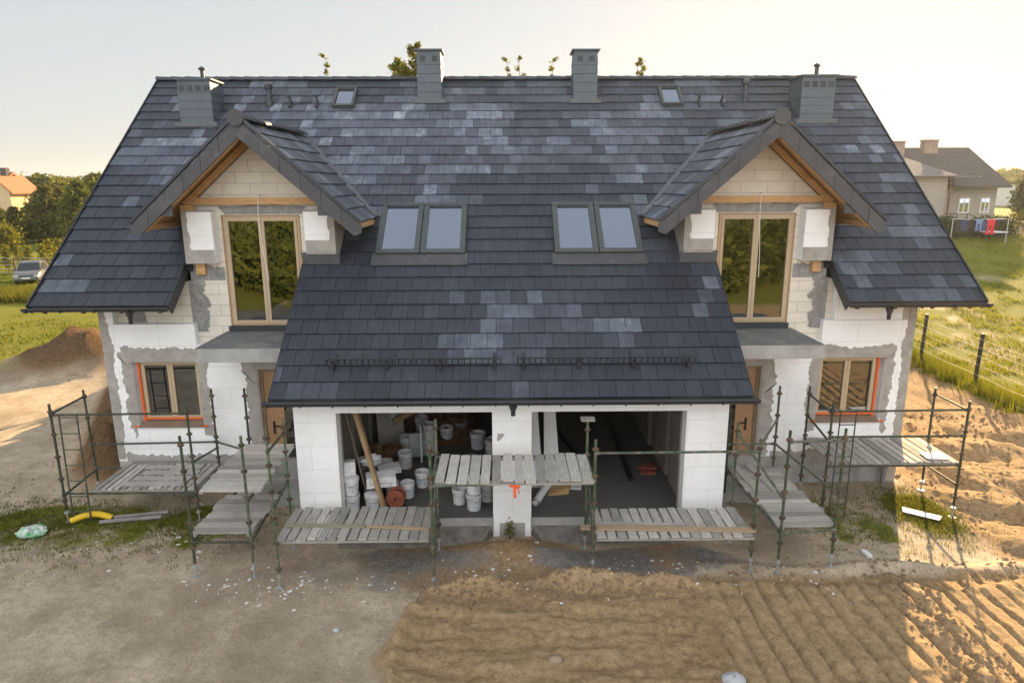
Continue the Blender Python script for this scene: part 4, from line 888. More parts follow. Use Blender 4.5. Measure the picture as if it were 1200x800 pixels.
# orange ribbon on the centre deck
mb = MB(); mb.bar((.02, 10.72, 2.0), (.03, 10.70, 1.78), .05, .008); mb.bar((-.06, 10.72, 2.0), (.12, 10.715, 1.97), .05, .008, (0, 1, 0)); mb.bar((.06, 10.71, 1.98), (.11, 10.70, 1.86), .04, .008)
tag(mb.build('ribbon', ORANGE, loc=(.02, 10.72, 2.0)), 'torn orange ribbon hanging from the high centre deck', 'ribbon')
# ------------------------------------------------------------------ garage contents
FZ = .402
LBL = M('faded printed label', (.40, .44, .50), .5, var=.35, scale=16, dirt=(.62, .62, .62), dsc=22, dth=.5)
def bucket(loc, r=.15, h=.34, label='', mat=WPL, tilt=0, lid=False, group='buckets in the left garage'):
    b = thing('bucket', label, 'bucket', loc, group); mb = MB(); x, y, z = loc
    prof = [(0, .002), (r*.86, 0), (r*.88, .02), (r*.99, h-.05), (r*1.05, h-.05), (r*1.05, h-.03), (r*1.0, h-.03), (r*1.02, h), (r*.97, h), (r*.95, h-.06), (r*.84, .03), (0, .03)]
    if lid: prof = [(0, .002), (r*.86, 0), (r*.88, .02), (r*.99, h-.05), (r*1.06, h-.05), (r*1.06, h), (r*.98, h+.006), (0, h+.004)]
    mb.lathe(prof, loc, 22); mb.build('body', mat, b, smooth=True)
    mb = MB(); mb.tube([(x + math.cos(a)*r*1.06, y - math.sin(a)*r*1.06, z + h - .06 - .08*math.sin(a)) for a in np.linspace(0, PI, 9)], .005, 5); mb.build('handle', GALV, b)
    if mat is WPL:
        mb = MB(); a0 = -2.2 + (hash((round(x*100), round(y*100))) % 100)/60; n = 8; vs = []
        for i in range(n+1):
            a = a0 + 1.5*i/n
            for zz, k in ((.22, .905), (.68, .955)): vs.append((x + math.cos(a)*(r*k+.003), y + math.sin(a)*(r*k+.003), z + h*zz))
        mb.add(vs, [(2*i, 2*i+2, 2*i+3, 2*i+1) for i in range(n)]); mb.build('label', LBL, b)
    if tilt: b.rotation_euler = (tilt, tilt*.4, 0)
    return b
BK = [((-3.36, 13.02, FZ), .16, .36, 'bottom white bucket of the stack by the left garage jamb', False), ((-3.36, 13.02, FZ+.365), .16, .36, 'upper white bucket of the stack by the left garage jamb', True),
 ((-2.93, 13.08, FZ), .17, .34, 'white bucket at the foot of the leaning timber prop', True), ((-2.62, 13.66, FZ), .15, .33, 'white bucket behind the cable reel', False),
 ((-2.28, 13.62, FZ), .155, .34, 'white bucket filled with rusty scrap beside the reel', False), ((-2.02, 14.15, FZ), .16, .36, 'open white bucket standing alone right of the reel', False),
 ((-2.65, 16.1, FZ), .19, .45, 'tall grey white bucket before the dark rear heap', False), ((-2.05, 16.0, FZ), .18, .42, 'lower pail of a stack in the middle of the left garage', False), ((-2.05, 16.0, FZ+.42), .18, .40, 'upper pail of a stack in the middle of the left garage', False),
 ((-.80, 13.02, FZ), .165, .36, 'lower white bucket of the pair beside the middle pier', False), ((-.80, 13.02, FZ+.365), .165, .36, 'upper white bucket of the pair beside the middle pier', True), ((-1.12, 13.3, FZ), .155, .34, 'squat white bucket left of the pair by the pier', False), ((-.53, 13.4, FZ), .14, .40, 'narrow pail tucked behind the pier', False),
 ((-.95, 14.9, FZ), .21, .36, 'dark grey mortar bucket behind the high deck', False), ((-.52, 14.7, FZ), .18, .36, 'second grey tub near the inside of the middle pier', False), ((-.45, 15.6, FZ), .19, .55, 'white pail farthest back along the garage partition', False)]
BK += [((-3.30, 14.4, FZ), .17, .36, 'white bucket in the gap behind the jamb bucket stack', False), ((-2.95, 14.75, FZ), .17, .36, 'scuffed white bucket behind the smaller foam block', False), ((-2.55, 15.2, FZ), .18, .40, 'white pail midway back in the left garage', False), ((-1.70, 16.9, FZ), .18, .40, 'white pail before the dark rear right corner', False), ((-1.35, 17.3, FZ), .18, .40, 'grey pail in the dark rear right corner', False),
 ((-.85, 16.4, FZ), .19, .42, 'white pail deep along the garage partition', False), ((-2.35, 16.9, FZ+.3), .18, .38, 'white pail raised on rubble at the rear', False), ((-3.05, 16.6, FZ+.75), .18, .38, 'white pail perched on the left of the rear heap', False)]
for i, (l, r, h, lab, lid) in enumerate(BK):
    bucket(l, r, h, lab, GPL if 'grey' in lab and 'white' not in lab else WPL, 0, lid)
def rough_box(name, label, cat, c, sx, sy, sz, mat, rz=0, tilt=0, group=None, parts=None):
    r = thing(name, label, cat, c, group); mb = MB(); x, y, z = c; e = .006
    mb.hexa([(x-sx/2, y-sy/2, z), (x+sx/2, y-sy/2, z), (x+sx/2, y+sy/2, z), (x-sx/2, y+sy/2, z), (x-sx/2+e, y-sy/2+e, z+sz), (x+sx/2-e, y-sy/2, z+sz), (x+sx/2, y+sy/2-e, z+sz), (x-sx/2, y+sy/2, z+sz-e)])
    mb.build('body', mat, r)
    if parts: parts(r, x, y, z)
    r.rotation_euler = (tilt, 0, rz); return r
def seam(r, x, y, z):
    mb = MB(); mb.box(x-.25, x+.25, y-.152, y-.1505, z+.09, z+.10); mb.build('groove', GPL, r)
rough_box('foam_block', 'white foam block resting across buckets by the leaning prop', 'foam block', (-2.80, 13.35, FZ+.42), .62, .30, .24, WPL, .25, .12, parts=seam)
rough_box('foam_block', 'smaller white foam block behind the larger block', 'foam block', (-2.75, 14.05, FZ+.40), .50, .30, .14, WPL, .35, .05, parts=seam)
def cap_(r, x, y, z):
    mb = MB(); mb.lathe([(.03, 0), (.03, .05), (0, .05)], (x, y, z+.30), 10); mb.build('cap', GPL, r)
rough_box('canister', 'white canister on top of the jamb bucket stack', 'canister', (-3.40, 13.15, FZ+.74), .24, .18, .30, WPL, .2, 0, parts=cap_)
rough_box('white_panel', 'pale grey panel upright between buckets in the left garage', 'panel', (-2.36, 15.85, FZ), .36, .06, .62, M('pale panel', (.45, .47, .48), .6), .15)
rough_box('white_panel', 'thin white board standing on edge in the left garage', 'panel', (-2.22, 15.7, FZ), .04, .5, .95, WHITE, .1)
rough_box('white_panel', 'cream board leaning behind the buckets near the left wall', 'panel', (-3.1, 16.6, FZ), .7, .05, 1.3, PLASTER, .4, -.25)
# reel
rl = thing('cable_reel', 'rusty red cable reel standing on the garage floor', 'cable reel', (-2.46, 13.18, FZ)); rot = Matrix.Rotation(R(90), 4, 'X') 
for off in (-.10, .10):
    mb = MB(); mb.lathe([(.045, -.01), (.19, -.012), (.20, 0), (.19, .012), (.045, .01)], (-2.46, 13.18+off, FZ+.20), 20, rot)
    for k in range(6): a = PI*k/6; mb.bar((-2.46+math.cos(a)*.19, 13.18+off-.014, FZ+.2+math.sin(a)*.19), (-2.46-math.cos(a)*.19, 13.18+off-.014, FZ+.2-math.sin(a)*.19), .02, .012, (0, 1, 0))
    mb.build('flange', RED, rl, smooth=False)
mb = MB(); mb.tube([(-2.46, 13.09, FZ+.2), (-2.46, 13.27, FZ+.2)], .14, 14); mb.build('wound_cable', BPL, rl, smooth=True)
# props
def prop(label, a, b, w_, h, mat): mb = MB(); mb.bar(a, b, w_, h); return tag(mb.build('timber_prop', mat, loc=a), label, 'timber prop')
prop('thick tan timber prop leaning in the left garage opening', (-2.68, 12.98, FZ), (-3.24, 13.12, 2.68), .09, .09, M('prop timber', (.33, .22, .12), .8, var=.3))
prop('thin dark lath leaning beside the left garage jamb', (-3.05, 13.25, FZ), (-3.44, 13.16, 2.62), .035, .035, M('dark lath', (.14, .10, .07), .8))
# rear heap
rr = random.Random(21)
kinds = []
for k in range(10):
    x, y = rr.uniform(-3.3, -1.5), rr.uniform(17.0, 18.8); 
    lab = ['dark bucket on the rear heap, far left', 'tilted dark pail on the rear heap near the wall', 'grey pail lying on the rear heap', 'dull pail half buried in the rear heap', 'dark tub at the top of the rear heap', 'scuffed pail at the right of the rear heap', 'dusty pail behind the brown rolls', 'black tub in front of the rear heap', 'grimy pail wedged between rolls at the rear', 'old pail at the far end of the left garage'][k]
    bucket((x, y, FZ+rr.uniform(0, .9)), .2, .38, lab, [GPL, BROWN, WPL, GPL][k % 4], rr.uniform(-.9, .9), False, 'pails on the dark rear heap')
hp = MB(); base = Vector((-2.5, 18.0, FZ))
n_ = 22; vs = []; fs = []
for i in range(n_+1):
    for j in range(n_+1):
        x = -3.5 + 2.6*i/n_; y = 16.6 + 2.7*j/n_; e = max(0, math.sin(PI*i/n_))**.5*max(0, math.sin(PI*min(1, j/n_*.62)))
        vs.append((x, y, FZ + e*(.75 + .5*rr.random())))
for i in range(n_):
    for j in range(n_): a = i*(n_+1)+j; fs.append((a, a+n_+1, a+n_+2, a+1))
hp.add(vs, fs); tag(hp.build('rubbish_heap', BROWN, loc=tuple(base)), 'heap of brown sacks and scrap at the rear of the left garage', 'heap')
for k in range(5):
    a = Vector((-3.0+.3*k, 16.3+.15*k, FZ+.75+.07*k)); b = a + Vector((.75, .35, .35)); mb = MB(); mb.tube([a, b], .085, 10); mb.tube([a-(b-a)*.01, b+(b-a)*.01], .03, 8)
    tag(mb.build('roofing_roll', [CARDB, BROWN, PLASTER, BROWN, CARDB][k], loc=tuple(a)), ['tan paper roll lying lowest on the rear heap', 'brown roll second from the left on the heap', 'pale roll in the middle of the heap', 'brown roll right of the pale roll on the heap', 'tan roll highest at the right of the heap'][k], 'roll', 'rolls on the rear heap')
def bag(name, label, c, sx, sy, sz, mat, seed=1):
    mb = MB(); r_ = random.Random(seed); n = 14; m = 9; vs = []; fs = []
    for j in range(m+1):
        ph = PI*j/m
        for i in range(n):
            a = 2*PI*i/n; q = 1 + r_.uniform(-.16, .16); vs.append((c[0] + math.cos(a)*math.sin(ph)*sx*q, c[1] + math.sin(a)*math.sin(ph)*sy*q, max(c[2], c[2] + sz*.8*(1-math.cos(ph))*.6*q)))
    for j in range(m):
        for i in range(n): fs.append((j*n+i, j*n+(i+1) % n, (j+1)*n+(i+1) % n, (j+1)*n+i))
    mb.add(vs, fs); return tag(mb.build(name, mat, loc=c), label, 'bag')
bag('plastic_bag', 'crumpled white bag lying over junk by the left garage wall', (-3.15, 14.05, FZ+.55), .26, .22, .25, WPL, 4)
bag('plastic_bag', 'dark bin bag on the floor beneath the white bag', (-3.15, 13.75, FZ), .30, .26, .55, BPL, 5)
bag('plastic_bag', 'bundled pale sack hanging high by the rear left wall', (-3.05, 17.2, FZ+1.5), .17, .15, .55, PLASTER, 6)
bag('cement_sack', 'brown cement sack slumped before the rear heap', (-2.95, 15.6, FZ), .34, .28, .42, BROWN, 7)
bag('cement_sack', 'second brown sack leaning against the left wall', (-3.3, 15.1, FZ), .28, .30, .6, BROWN, 8)
rough_box('wheelbarrow_tray', 'pale tub seen above the high deck deep in the garage', 'tub', (-1.25, 17.6, 1.75), .5, .4, .22, WPL, .1, .3)
# right garage
def lean_panel(label, x0, x1, yb, yt, zt, mat):
    mb = MB(); mb.hexa([(x0, yb, FZ), (x1, yb, FZ), (x1, yb+.03, FZ), (x0, yb+.03, FZ), (x0, yt, zt), (x1-.15, yt, zt), (x1-.15, yt+.03, zt), (x0, yt+.03, zt)]); return tag(mb.build('wall_panel', mat, loc=(x0, yb, FZ)), label, 'panel')
lean_panel('first tall white panel leaning by the middle pier in the right garage', .20, .72, 14.0, 14.3, 2.45, WHITE); lean_panel('second white panel leaning beside the first in the right garage', .735, 1.12, 14.0, 14.3, 2.40, WHITE)
mb = MB(); mb.tube([(.50, 13.10, FZ+.085), (.95, 14.35, FZ+.085)], .085, 14, False); mb.tube([(.502, 13.105, FZ+.085), (.948, 14.345, FZ+.085)], .05, 14); tag(mb.build('film_roll', WHITE, loc=(.5, 13.1, FZ), smooth=True), 'white roll of film lying on the right garage floor', 'roll')
mb = MB(); mb.hexa([(.78, 13.55, FZ+.01), (1.25, 13.62, FZ+.01), (1.35, 14.0, FZ+.01), (.9, 14.1, FZ+.01), (.78, 13.55, FZ+.03), (1.25, 13.62, FZ+.16), (1.35, 14.0, FZ+.20), (.9, 14.1, FZ+.05)]); tag(mb.build('cardboard_sheet', CARDB, loc=(1, 13.8, FZ)), 'crumpled brown cardboard beside the white roll', 'cardboard')
mb = MB(); mb.hexa([(1.2, 13.9, FZ+.005), (1.55, 13.85, FZ+.005), (1.6, 14.1, FZ+.005), (1.25, 14.2, FZ+.005), (1.2, 13.9, FZ+.02), (1.55, 13.85, FZ+.03), (1.6, 14.1, FZ+.02), (1.25, 14.2, FZ+.05)]); tag(mb.build('paper_sheet', WHITE, loc=(1.3, 14, FZ)), 'white paper sheet lying next to the brown cardboard', 'paper')
for k, (a, b, lab) in enumerate((((1.85, 14.6, FZ+.04), (1.1, 18.9, FZ+.04), 'left dark steel bar running back over the right garage floor'), ((2.75, 14.3, FZ+.04), (2.85, 18.6, FZ+.04), 'right dark steel bar running back over the right garage floor'))):
    mb = MB(); mb.bar(a, b, .10, .08); tag(mb.build('steel_bar', BLACKM, loc=a), lab, 'bar')
mb = MB(); mb.box(3.05, 3.40, 14.65, 14.85, FZ, FZ+.05); mb.box(3.05, 3.40, 14.87, 15.0, FZ, FZ+.09); mb.box(3.2, 3.45, 14.72, 14.95, FZ+.09, FZ+.14); tag(mb.build('brick_scraps', RED, loc=(3.2, 14.8, FZ)), 'reddish scraps near the right wall of the right garage', 'scraps')
mb = MB()
for k in range(7): mb.bar((1.9+rr.uniform(0, .6), 18.7, 1.2+rr.uniform(0, .5)), (2.0+rr.uniform(0, .6), 18.9, 1.3+rr.uniform(0, .4)), .12, .05)
tag(mb.build('shelf_of_bundles', M('bundle grey', (.30, .30, .30), .6), loc=(2.2, 18.8, 1.2)), 'grey wrapped bundles stacked at the back of the right garage', 'bundles')
# ------------------------------------------------------------------ yard objects
yp = thing('drainage_pipe', 'yellow corrugated pipe curving on the grass below the ladder', 'pipe', (-9.3, 13.4, 0)); mb = MB(); pts = []
for k in range(60): q = k/59; pts.append((-9.45 + .82*q, 13.25 + .12*math.sin(q*2), gz(-9.3, 13.05) + .06 + .10*math.sin(q*PI)))
mb.tube(pts, [.062 + .008*(k % 2) for k in range(60)], 12); mb.build('pipe_body', YEL, yp, smooth=False); mb = MB(); mb.tube([pts[-1], (pts[-1][0]+.03, pts[-1][1], pts[-1][2])], .05, 12); mb.build('pipe_end', BPL, yp)
bag('plastic_bag', 'green and white empty bag lying on the grass near the yellow pipe', (-9.95, 12.75, gz(-9.95, 12.75)-.02), .30, .22, .2, BAGG, 9)
for k, (a, b, l) in enumerate((((-8.75, 13.35), (-7.55, 13.62), 'rear of two weathered poles lying behind the yellow pipe'), ((-8.8, 13.18), (-7.6, 13.40), 'front of two weathered poles lying behind the yellow pipe'))):
    mb = MB(); mb.tube([(*a, gz(*a)+.06), (*b, gz(*b)+.06)], .045, 8); tag(mb.build('wooden_pole', PLK_X, loc=(*a, 0), tone=True), l, 'pole')
mb = MB(); z = gz(8.85, 13.2) + .05; mb.hexa([(8.55, 13.35, z), (9.1, 12.95, z), (9.25, 13.1, z), (8.65, 13.55, z), (8.55, 13.35, z+.022), (9.1, 12.95, z+.02), (9.25, 13.1, z+.024), (8.65, 13.55, z+.022)]); tag(mb.build('foam_board', WHITE, loc=(8.85, 13.2, z)), 'white foam board lying on sunlit grass behind the scaffold shadow', 'foam board')
mb = MB(); z = gz(6.9, 11.7) + .02; mb.hexa([(6.85, 11.6, z), (6.95, 11.6, z), (6.93, 11.82, z), (6.83, 11.82, z), (6.85, 11.6, z+.05), (6.95, 11.6, z+.05), (6.93, 11.82, z+.05), (6.83, 11.82, z+.05)]); tag(mb.build('foam_offcut', WHITE, loc=(6.9, 11.7, z)), 'small white foam offcut on the ground beside the tracks', 'foam offcut')
def stone(label, c, r, mat, seed):
    mb = MB(); r_ = random.Random(seed); vs = []; fs = []; n = 12; m = 7
    for j in range(m+1):
        ph = PI*j/m
        for i in range(n): a = 2*PI*i/n; q = 1 + .22*(r_.random()-.5); vs.append((c[0]+math.cos(a)*math.sin(ph)*r*q, c[1]+math.sin(a)*math.sin(ph)*r*.8*q, c[2]-math.cos(ph)*r*.6*q))
    for j in range(m):
        for i in range(n): fs.append((j*n+i, j*n+(i+1) % n, (j+1)*n+(i+1) % n, (j+1)*n+i))
    mb.add(vs, fs); return tag(mb.build('stone', mat, loc=c, smooth=True), label, 'stone')
ST = M('sandstone', (.30, .23, .16), .9, var=.2, bump=.3); ST2 = M('pale grey stone', (.42, .43, .44), .85, var=.15, bump=.3)
stone('sandy stone sunk in the brown graded soil', (.60, 8.72, gz(.6, 8.72)+.01), .11, ST, 2)
stone('pale grey stone at the lower edge of the tracked soil', (3.12, 8.22, gz(3.12, 8.22)+.03), .17, ST2, 3)
stone('tiny white stone left of the graded soil pad', (-2.9, 9.6, gz(-2.9, 9.6)+.02), .06, ST2, 4)
# weed by the pier
def leaf_quads(P_, size, tone, rng, up=0.):
    n = len(P_); d = rng.normal(size=(n, 3)); d[:, 2] += up; d /= np.linalg.norm(d, axis=1)[:, None]; u = rng.normal(size=(n, 3)); u -= (u*d).sum(1)[:, None]*d; u /= np.linalg.norm(u, axis=1)[:, None]; v = np.cross(d, u)
    s = (size*rng.uniform(.6, 1.35, n))[:, None]
    V = np.stack([P_ - u*s, P_ + v*s*.55, P_ + u*s, P_ - v*s*.55], 1).reshape(-1, 3); F = np.arange(4*n).reshape(-1, 4)
    return V, F, tone
def crown(name, P_, size, mat, parent, rng, tone=None, org=(0, 0, 0), up=0.):
    if tone is None: tone = rng.random(len(P_))
    V, F, tn = leaf_quads(P_, size, tone, rng, up); o = np_mesh(name, V, F, mat, loc=org, parent=parent, attrs={'tone': ('FLOAT', 'FACE', tn)}); return o
rng = np.random.default_rng(5)
wd = thing('weed', 'small green weed growing at the foot of the middle pier', 'plant', (-.05, YG-.12, .05)); p = rng.normal(size=(90, 3))*np.array([.05, .04, .10]) + np.array([-.05, YG-.12, .22])
crown('leaves', p, .034, L_GREEN, wd, rng, rng.uniform(.6, 1, 90), (-.05, YG-.12, .05)); mb = MB(); mb.tube([(-.05, YG-.12, .0), (-.06, YG-.12, .3)], .008, 5); mb.build('stem', L_DARK, wd)
# scraps and clods, uncountable litter
def flakes(name, label, pts, smin, smax, mat, thick, cat):
    mb = MB(); r_ = random.Random(9)
    for x, y in pts:
        z = gz(x, y); s = smin + (smax-smin)*r_.random()**2.6; a = r_.uniform(0, 6.3); k = r_.uniform(.15, .8); c, s_ = math.cos(a), math.sin(a)
        q = [(x + c*i*s - s_*j*s*k, y + s_*i*s + c*j*s*k) for i, j in ((-1, -1), (1, -.8), (.9, 1), (-.8, .9))]; tl = r_.uniform(0, thick)
        mb.hexa([(*p, z-.01) for p in q] + [(q[0][0], q[0][1], z+thick), (q[1][0], q[1][1], z+thick+tl), (q[2][0], q[2][1], z+thick+tl), (q[3][0], q[3][1], z+thick)])
    return tag(mb.build(name, mat, loc=(0, 11, 0)), label, cat, kind='stuff')
r_ = random.Random(31); pts = []
for k in range(330):
    cx, cy, sxx, syy = r_.choice([(-4.3, 11.0, .45, .35), (2.6, 11.35, .9, .3), (2.4, 10.9, 1.1, .35), (-2.4, 10.8, 1.3, .4), (-.2, 11.2, 1.0, .5), (-7.5, 12.6, 1.4, .5), (5.2, 10.9, .9, .3), (-5.2, 10.9, .6, .35)]); pts.append((r_.gauss(cx, sxx), r_.gauss(cy, syy)))
flakes('foam_scraps', 'white foam and tape scraps scattered on the ground before the garages', pts, .006, .045, WHITE, .008, 'scraps')
pts = [(r_.gauss(-8.6, .9), r_.gauss(11.0, .7)) for k in range(60)]
flakes('yellow_leaves', 'pale fallen leaves scattered on the sand at lower left', pts, .012, .03, M('dry leaf', (.50, .42, .20), .8), .005, 'leaves')
mb = MB(); r_ = random.Random(78)
for k in range(4200):
    x, y = (r_.uniform(-12, -1.6), r_.uniform(8.0, 12.6)) if r_.random() < .62 else (r_.gauss(.8, 3.2), r_.gauss(11.2, .55))
    if y > 12.4 and abs(x) < 4.5: continue
    s = .004 + .022*r_.random()**4; z = gz(x, y); q = [s*r_.uniform(.5, 1.15) for _ in range(6)]
    mb.add([(x+q[0], y, z), (x, y+q[1], z), (x-q[2], y, z), (x, y-q[3], z), (x+q[5]*.3, y, z+q[4]*.8)], [(0, 1, 4), (1, 2, 4), (2, 3, 4), (3, 0, 4)])
tag(mb.build('gravel', M('yard gravel', (.30, .26, .21), .9, var=.5, scale=60), loc=(0, 10, 0)), 'small stones and grit scattered over the packed sand yard', 'gravel', kind='stuff')
mb = MB(); r_ = random.Random(77)
for k in range(6500):
    z_ = r_.random()
    if z_ < .3: x, y = r_.uniform(9.5, 15.5), r_.uniform(11.5, 20)
    elif z_ < .6: x, y = r_.uniform(-1.9, 3.2), r_.gauss(10.55, .25)
    elif z_ < .75: x, y = r_.gauss(6.75, .3), r_.uniform(7.5, 11)
    elif z_ < .85: x, y = r_.uniform(3.2, 9.5), r_.gauss(11.2, .2)
    elif z_ < .93: x, y = r_.gauss(-11.6, .9), r_.uniform(15, 24)
    else: x, y = r_.gauss(-17.4, 1.5), r_.gauss(26.0, 1.0)
    if abs(x) < HW+.1 and y > 14.9: continue
    s = (.007 + .06*r_.random()**4)*(1.35 if x > 9.5 else 1); z = gz(x, y); q = [s*r_.uniform(.5, 1.15) for _ in range(6)]; sk_ = r_.uniform(-.4, .4)*s
    mb.add([(x+q[0], y+sk_, z), (x-sk_, y+q[1], z), (x-q[2], y-sk_, z), (x+sk_, y-q[3], z), (x+sk_*.6, y+sk_*.5, z+q[4]*.8), (x, y, z-q[5])], [(0, 1, 4), (1, 2, 4), (2, 3, 4), (3, 0, 4), (1, 0, 5), (2, 1, 5), (3, 2, 5), (0, 3, 5)])
tag(mb.build('soil_clods', M('clod soil', (.22, .15, .09), .95, var=.3, bump=.3), loc=(0, 11, 0)), 'loose brown soil clods strewn over the dug ground', 'soil', kind='stuff')
# ------------------------------------------------------------------ grass
def blades(name, label, pts, hmin, hmax, mat, per=6, wid=.012, spread=.06, tone_lo=0., tone_hi=1.):
    n = len(pts); P_ = np.repeat(pts, per, 0); m = len(P_); rng = np.random.default_rng(len(pts)); P_ = P_ + rng.normal(size=(m, 2))*spread
    z = hgt(P_[:, 0], P_[:, 1]) - .01; h = rng.uniform(hmin, hmax, m); a = rng.uniform(0, 2*PI, m); l = rng.uniform(.1, .7, m)*h
    w_ = wid*rng.uniform(.6, 1.4, m); b = np.stack([P_[:, 0], P_[:, 1], z], 1); d = np.stack([np.cos(a), np.sin(a), 0*a], 1); s = np.stack([-np.sin(a), np.cos(a), 0*a], 1)
    tip = b + d*l[:, None] + np.stack([0*a, 0*a, h], 1); V = np.stack([b - s*w_[:, None], b + s*w_[:, None], tip], 1).reshape(-1, 3); F = np.arange(3*m).reshape(-1, 3)
    tn = np.clip(np.repeat(fbm(pts[:, 0], pts[:, 1], 3, 3), per)*1.5 - .25 + rng.normal(size=m)*.15, 0, 1)*(tone_hi-tone_lo) + tone_lo
    o = np_mesh(name, V, F, mat, attrs={'tone': ('FLOAT', 'FACE', tn)}); return tag(o, label, 'grass', kind='stuff')
rng = np.random.default_rng(8)
q = rng.uniform(0, 1, (26000, 2)); px = 16.2 + q[:, 0]**1.3*34; py = 16 + q[:, 1]**1.2*48; pts = np.stack([px, py], 1); pts = pts[(fbm(px, py, 1.4, 4, 60.) > .44)]
blades('field_grass', 'yellow green meadow grass in the sunlit field beyond the wire fence', pts, .07, .24, L_GRASS, 7, .018, .14, .2, 1)
px = rng.normal(16.45, .35, 2600); py = rng.uniform(15, 45, 2600); blades('fence_grass', 'tall unmown grass along the foot of the wire fence', np.stack([px, py], 1), .25, .6, L_GRASS, 6, .012, .1, .1, .8)
Q = []
for cx, cy, sx_, sy_, n in ((-9.8, 13.2, 1.2, .6, 1500), (-6.7, 13.2, .7, .5, 700), (9.0, 13.4, .38, .6, 1300), (7.2, 13.2, .7, .8, 500), (-11.5, 13.6, .9, .5, 300), (-8.5, 11.9, 1.2, .4, 160)):
    Q.append(np.stack([rng.normal(cx, sx_, n), rng.normal(cy, sy_, n)], 1))
Q = np.concatenate(Q); Q = Q[~((np.abs(Q[:, 0]) < 9.4) & (Q[:, 1] > 14.9))]
blades('yard_grass', 'short green grass growing around the scaffold feet', Q, .03, .09, L_GRASSD, 6, .008, .05, .1, 1)
q = rng.uniform(0, 1, (15000, 2)); px = -14 - q[:, 0]*58; py = 27 + q[:, 1]*40; pts = np.stack([px, py], 1); pts = pts[((fbm(px, py, 3.4, 4, 70.) > .48) | (py > 45)) & (((px+17.3)/3.4)**2 + ((py-26.4)/2.6)**2 > 1)]
blades('left_field_grass', 'patchy green grass on the open ground at the left', pts, .05, .18, L_GRASS, 5, .03, .25, .0, .7)
q = rng.uniform(0, 1, (5000, 2)); px = -22 - q[:, 0]*32; py = 41.5 + q[:, 1]*4.5
blades('rough_grass_bank', 'dark strip of tall rough grass below the parked car', np.stack([px, py], 1), .3, .75, L_GRASSD, 6, .03, .2, .2, 1)
# ------------------------------------------------------------------ fences
WIREM = M('dull wire', (.42, .40, .36), .7)
fr = thing('wire_fence', 'wire fence on dark posts along the right field edge', 'fence', (16.5, 22, 0)); ps = [(16.1, 18.9), (16.39, 22.49), (16.68, 26.11), (16.97, 29.7), (17.26, 33.3), (17.55, 36.9), (17.84, 40.5)]
for x, y in ps:
    z = gz(x, y); mb = MB(); mb.bar((x, y, z-.1), (x+.03, y, z+1.98), .09, .09, (0, 1, 0)); mb.build('post', BROWN if False else BLACKM, fr)
for k, h in enumerate((.12, .55, .9, 1.2, 1.5, 1.8)):
    mb = MB(); P_ = []
    for (a, b) in zip(ps, ps[1:]):
        for j in range(4): q = j/4; P_.append((a[0]+(b[0]-a[0])*q-.05, a[1]+(b[1]-a[1])*q, gz(a[0]+(b[0]-a[0])*q, a[1]+(b[1]-a[1])*q) + h - .04*math.sin(q*PI)))
    mb.tube(P_, 0.007 if k else .016, 5); mb.build('wire', WIREM if k else WHITE, fr)
fl = thing('garden_fence', 'wire garden fence on wooden posts beside the parked car', 'fence', (-40, 54, 0)); fp = [(-50+i*2.6, 55.5-.25*i) for i in range(9)]
for x, y in fp: z = gz(x, y); mb = MB(); mb.tube([(x, y, z-.1), (x, y, z+1.5)], .07, 6); mb.build('post', BARK, fl)
for h in (.3, .6, .9, 1.2, 1.45):
    mb = MB(); mb.tube([(x, y, gz(x, y)+h) for x, y in fp], .015, 4); mb.build('wire', GALV, fl)
# ------------------------------------------------------------------ trees
def tree(name, label, cat, loc, H, cr, kind, leafm, nleaf, lsize, seed, trunk_r=.16, group=None, low=.2):
    rng = np.random.default_rng(seed); r = thing(name, label, cat, loc, group); x, y, z = loc; mb = MB()
    bend = rng.normal(size=2)*.03*H; tp = [(x + bend[0]*q*q, y + bend[1]*q*q, z - .1 + H*.93*q) for q in np.linspace(0, 1, 8)]
    mb.tube(tp, [trunk_r*(1-.88*q) for q in np.linspace(0, 1, 8)], 7); cent = []; 
    nl = {'pine': 46, 'round': 30, 'slim': 26, 'column': 40, 'bush': 16}[kind]
    for k in range(nl):
        q = low + (1-low)*(k+.5)/nl; a = k*2.4 + rng.uniform(-.4, .4); base = Vector((x + bend[0]*q*q, y + bend[1]*q*q, z + H*.93*q))
        qq = (q-low)/(1-low)
        if kind == 'pine': rad = cr*(1-qq)**.75*rng.uniform(.65, 1.1) + .1; rise = .12*rad
        elif kind == 'round': rad = cr*math.sin(PI*min(1, .12 + qq*.88))**.6*rng.uniform(.5, 1.05); rise = .35*rad
        elif kind == 'slim': rad = cr*(1-qq*.72)*rng.uniform(.5, 1.1); rise = 1.2*rad
        elif kind == 'column': rad = cr*math.sin(PI*(.12+.86*qq))**.5*rng.uniform(.7, 1.05); rise = .8*rad
        else: rad = cr*rng.uniform(.4, 1); rise = .5*rad
        tip = base + Vector((math.cos(a)*rad, math.sin(a)*rad, rise)); mid = base.lerp(tip, .5) + Vector((0, 0, .06*rad)); mb.tube([base, mid, tip], [trunk_r*.3*(1-q*.7)+.004, trunk_r*.18*(1-q*.7)+.003, .003], 5, False)
        for f in np.linspace(.35, 1, 4): cent.append((base.lerp(tip, f), rad))
    mb.build('trunk', BARK, r, smooth=True)
    c = np.array([tuple(p) for p, _ in cent]); rad = np.array([q for _, q in cent]); per = max(1, nleaf//len(c)); P_ = np.repeat(c, per, 0); sg = np.repeat(np.clip(rad*.26, lsize*.8, None), per)[:, None]
    P_ = P_ + rng.normal(size=P_.shape)*sg*np.array([1, 1, .75]); tn = np.clip(np.repeat(rng.random(len(c)), per)*.6 + rng.random(len(P_))*.4, 0, 1)
    crown('crown', P_, lsize, leafm, r, rng, tn, loc); return r
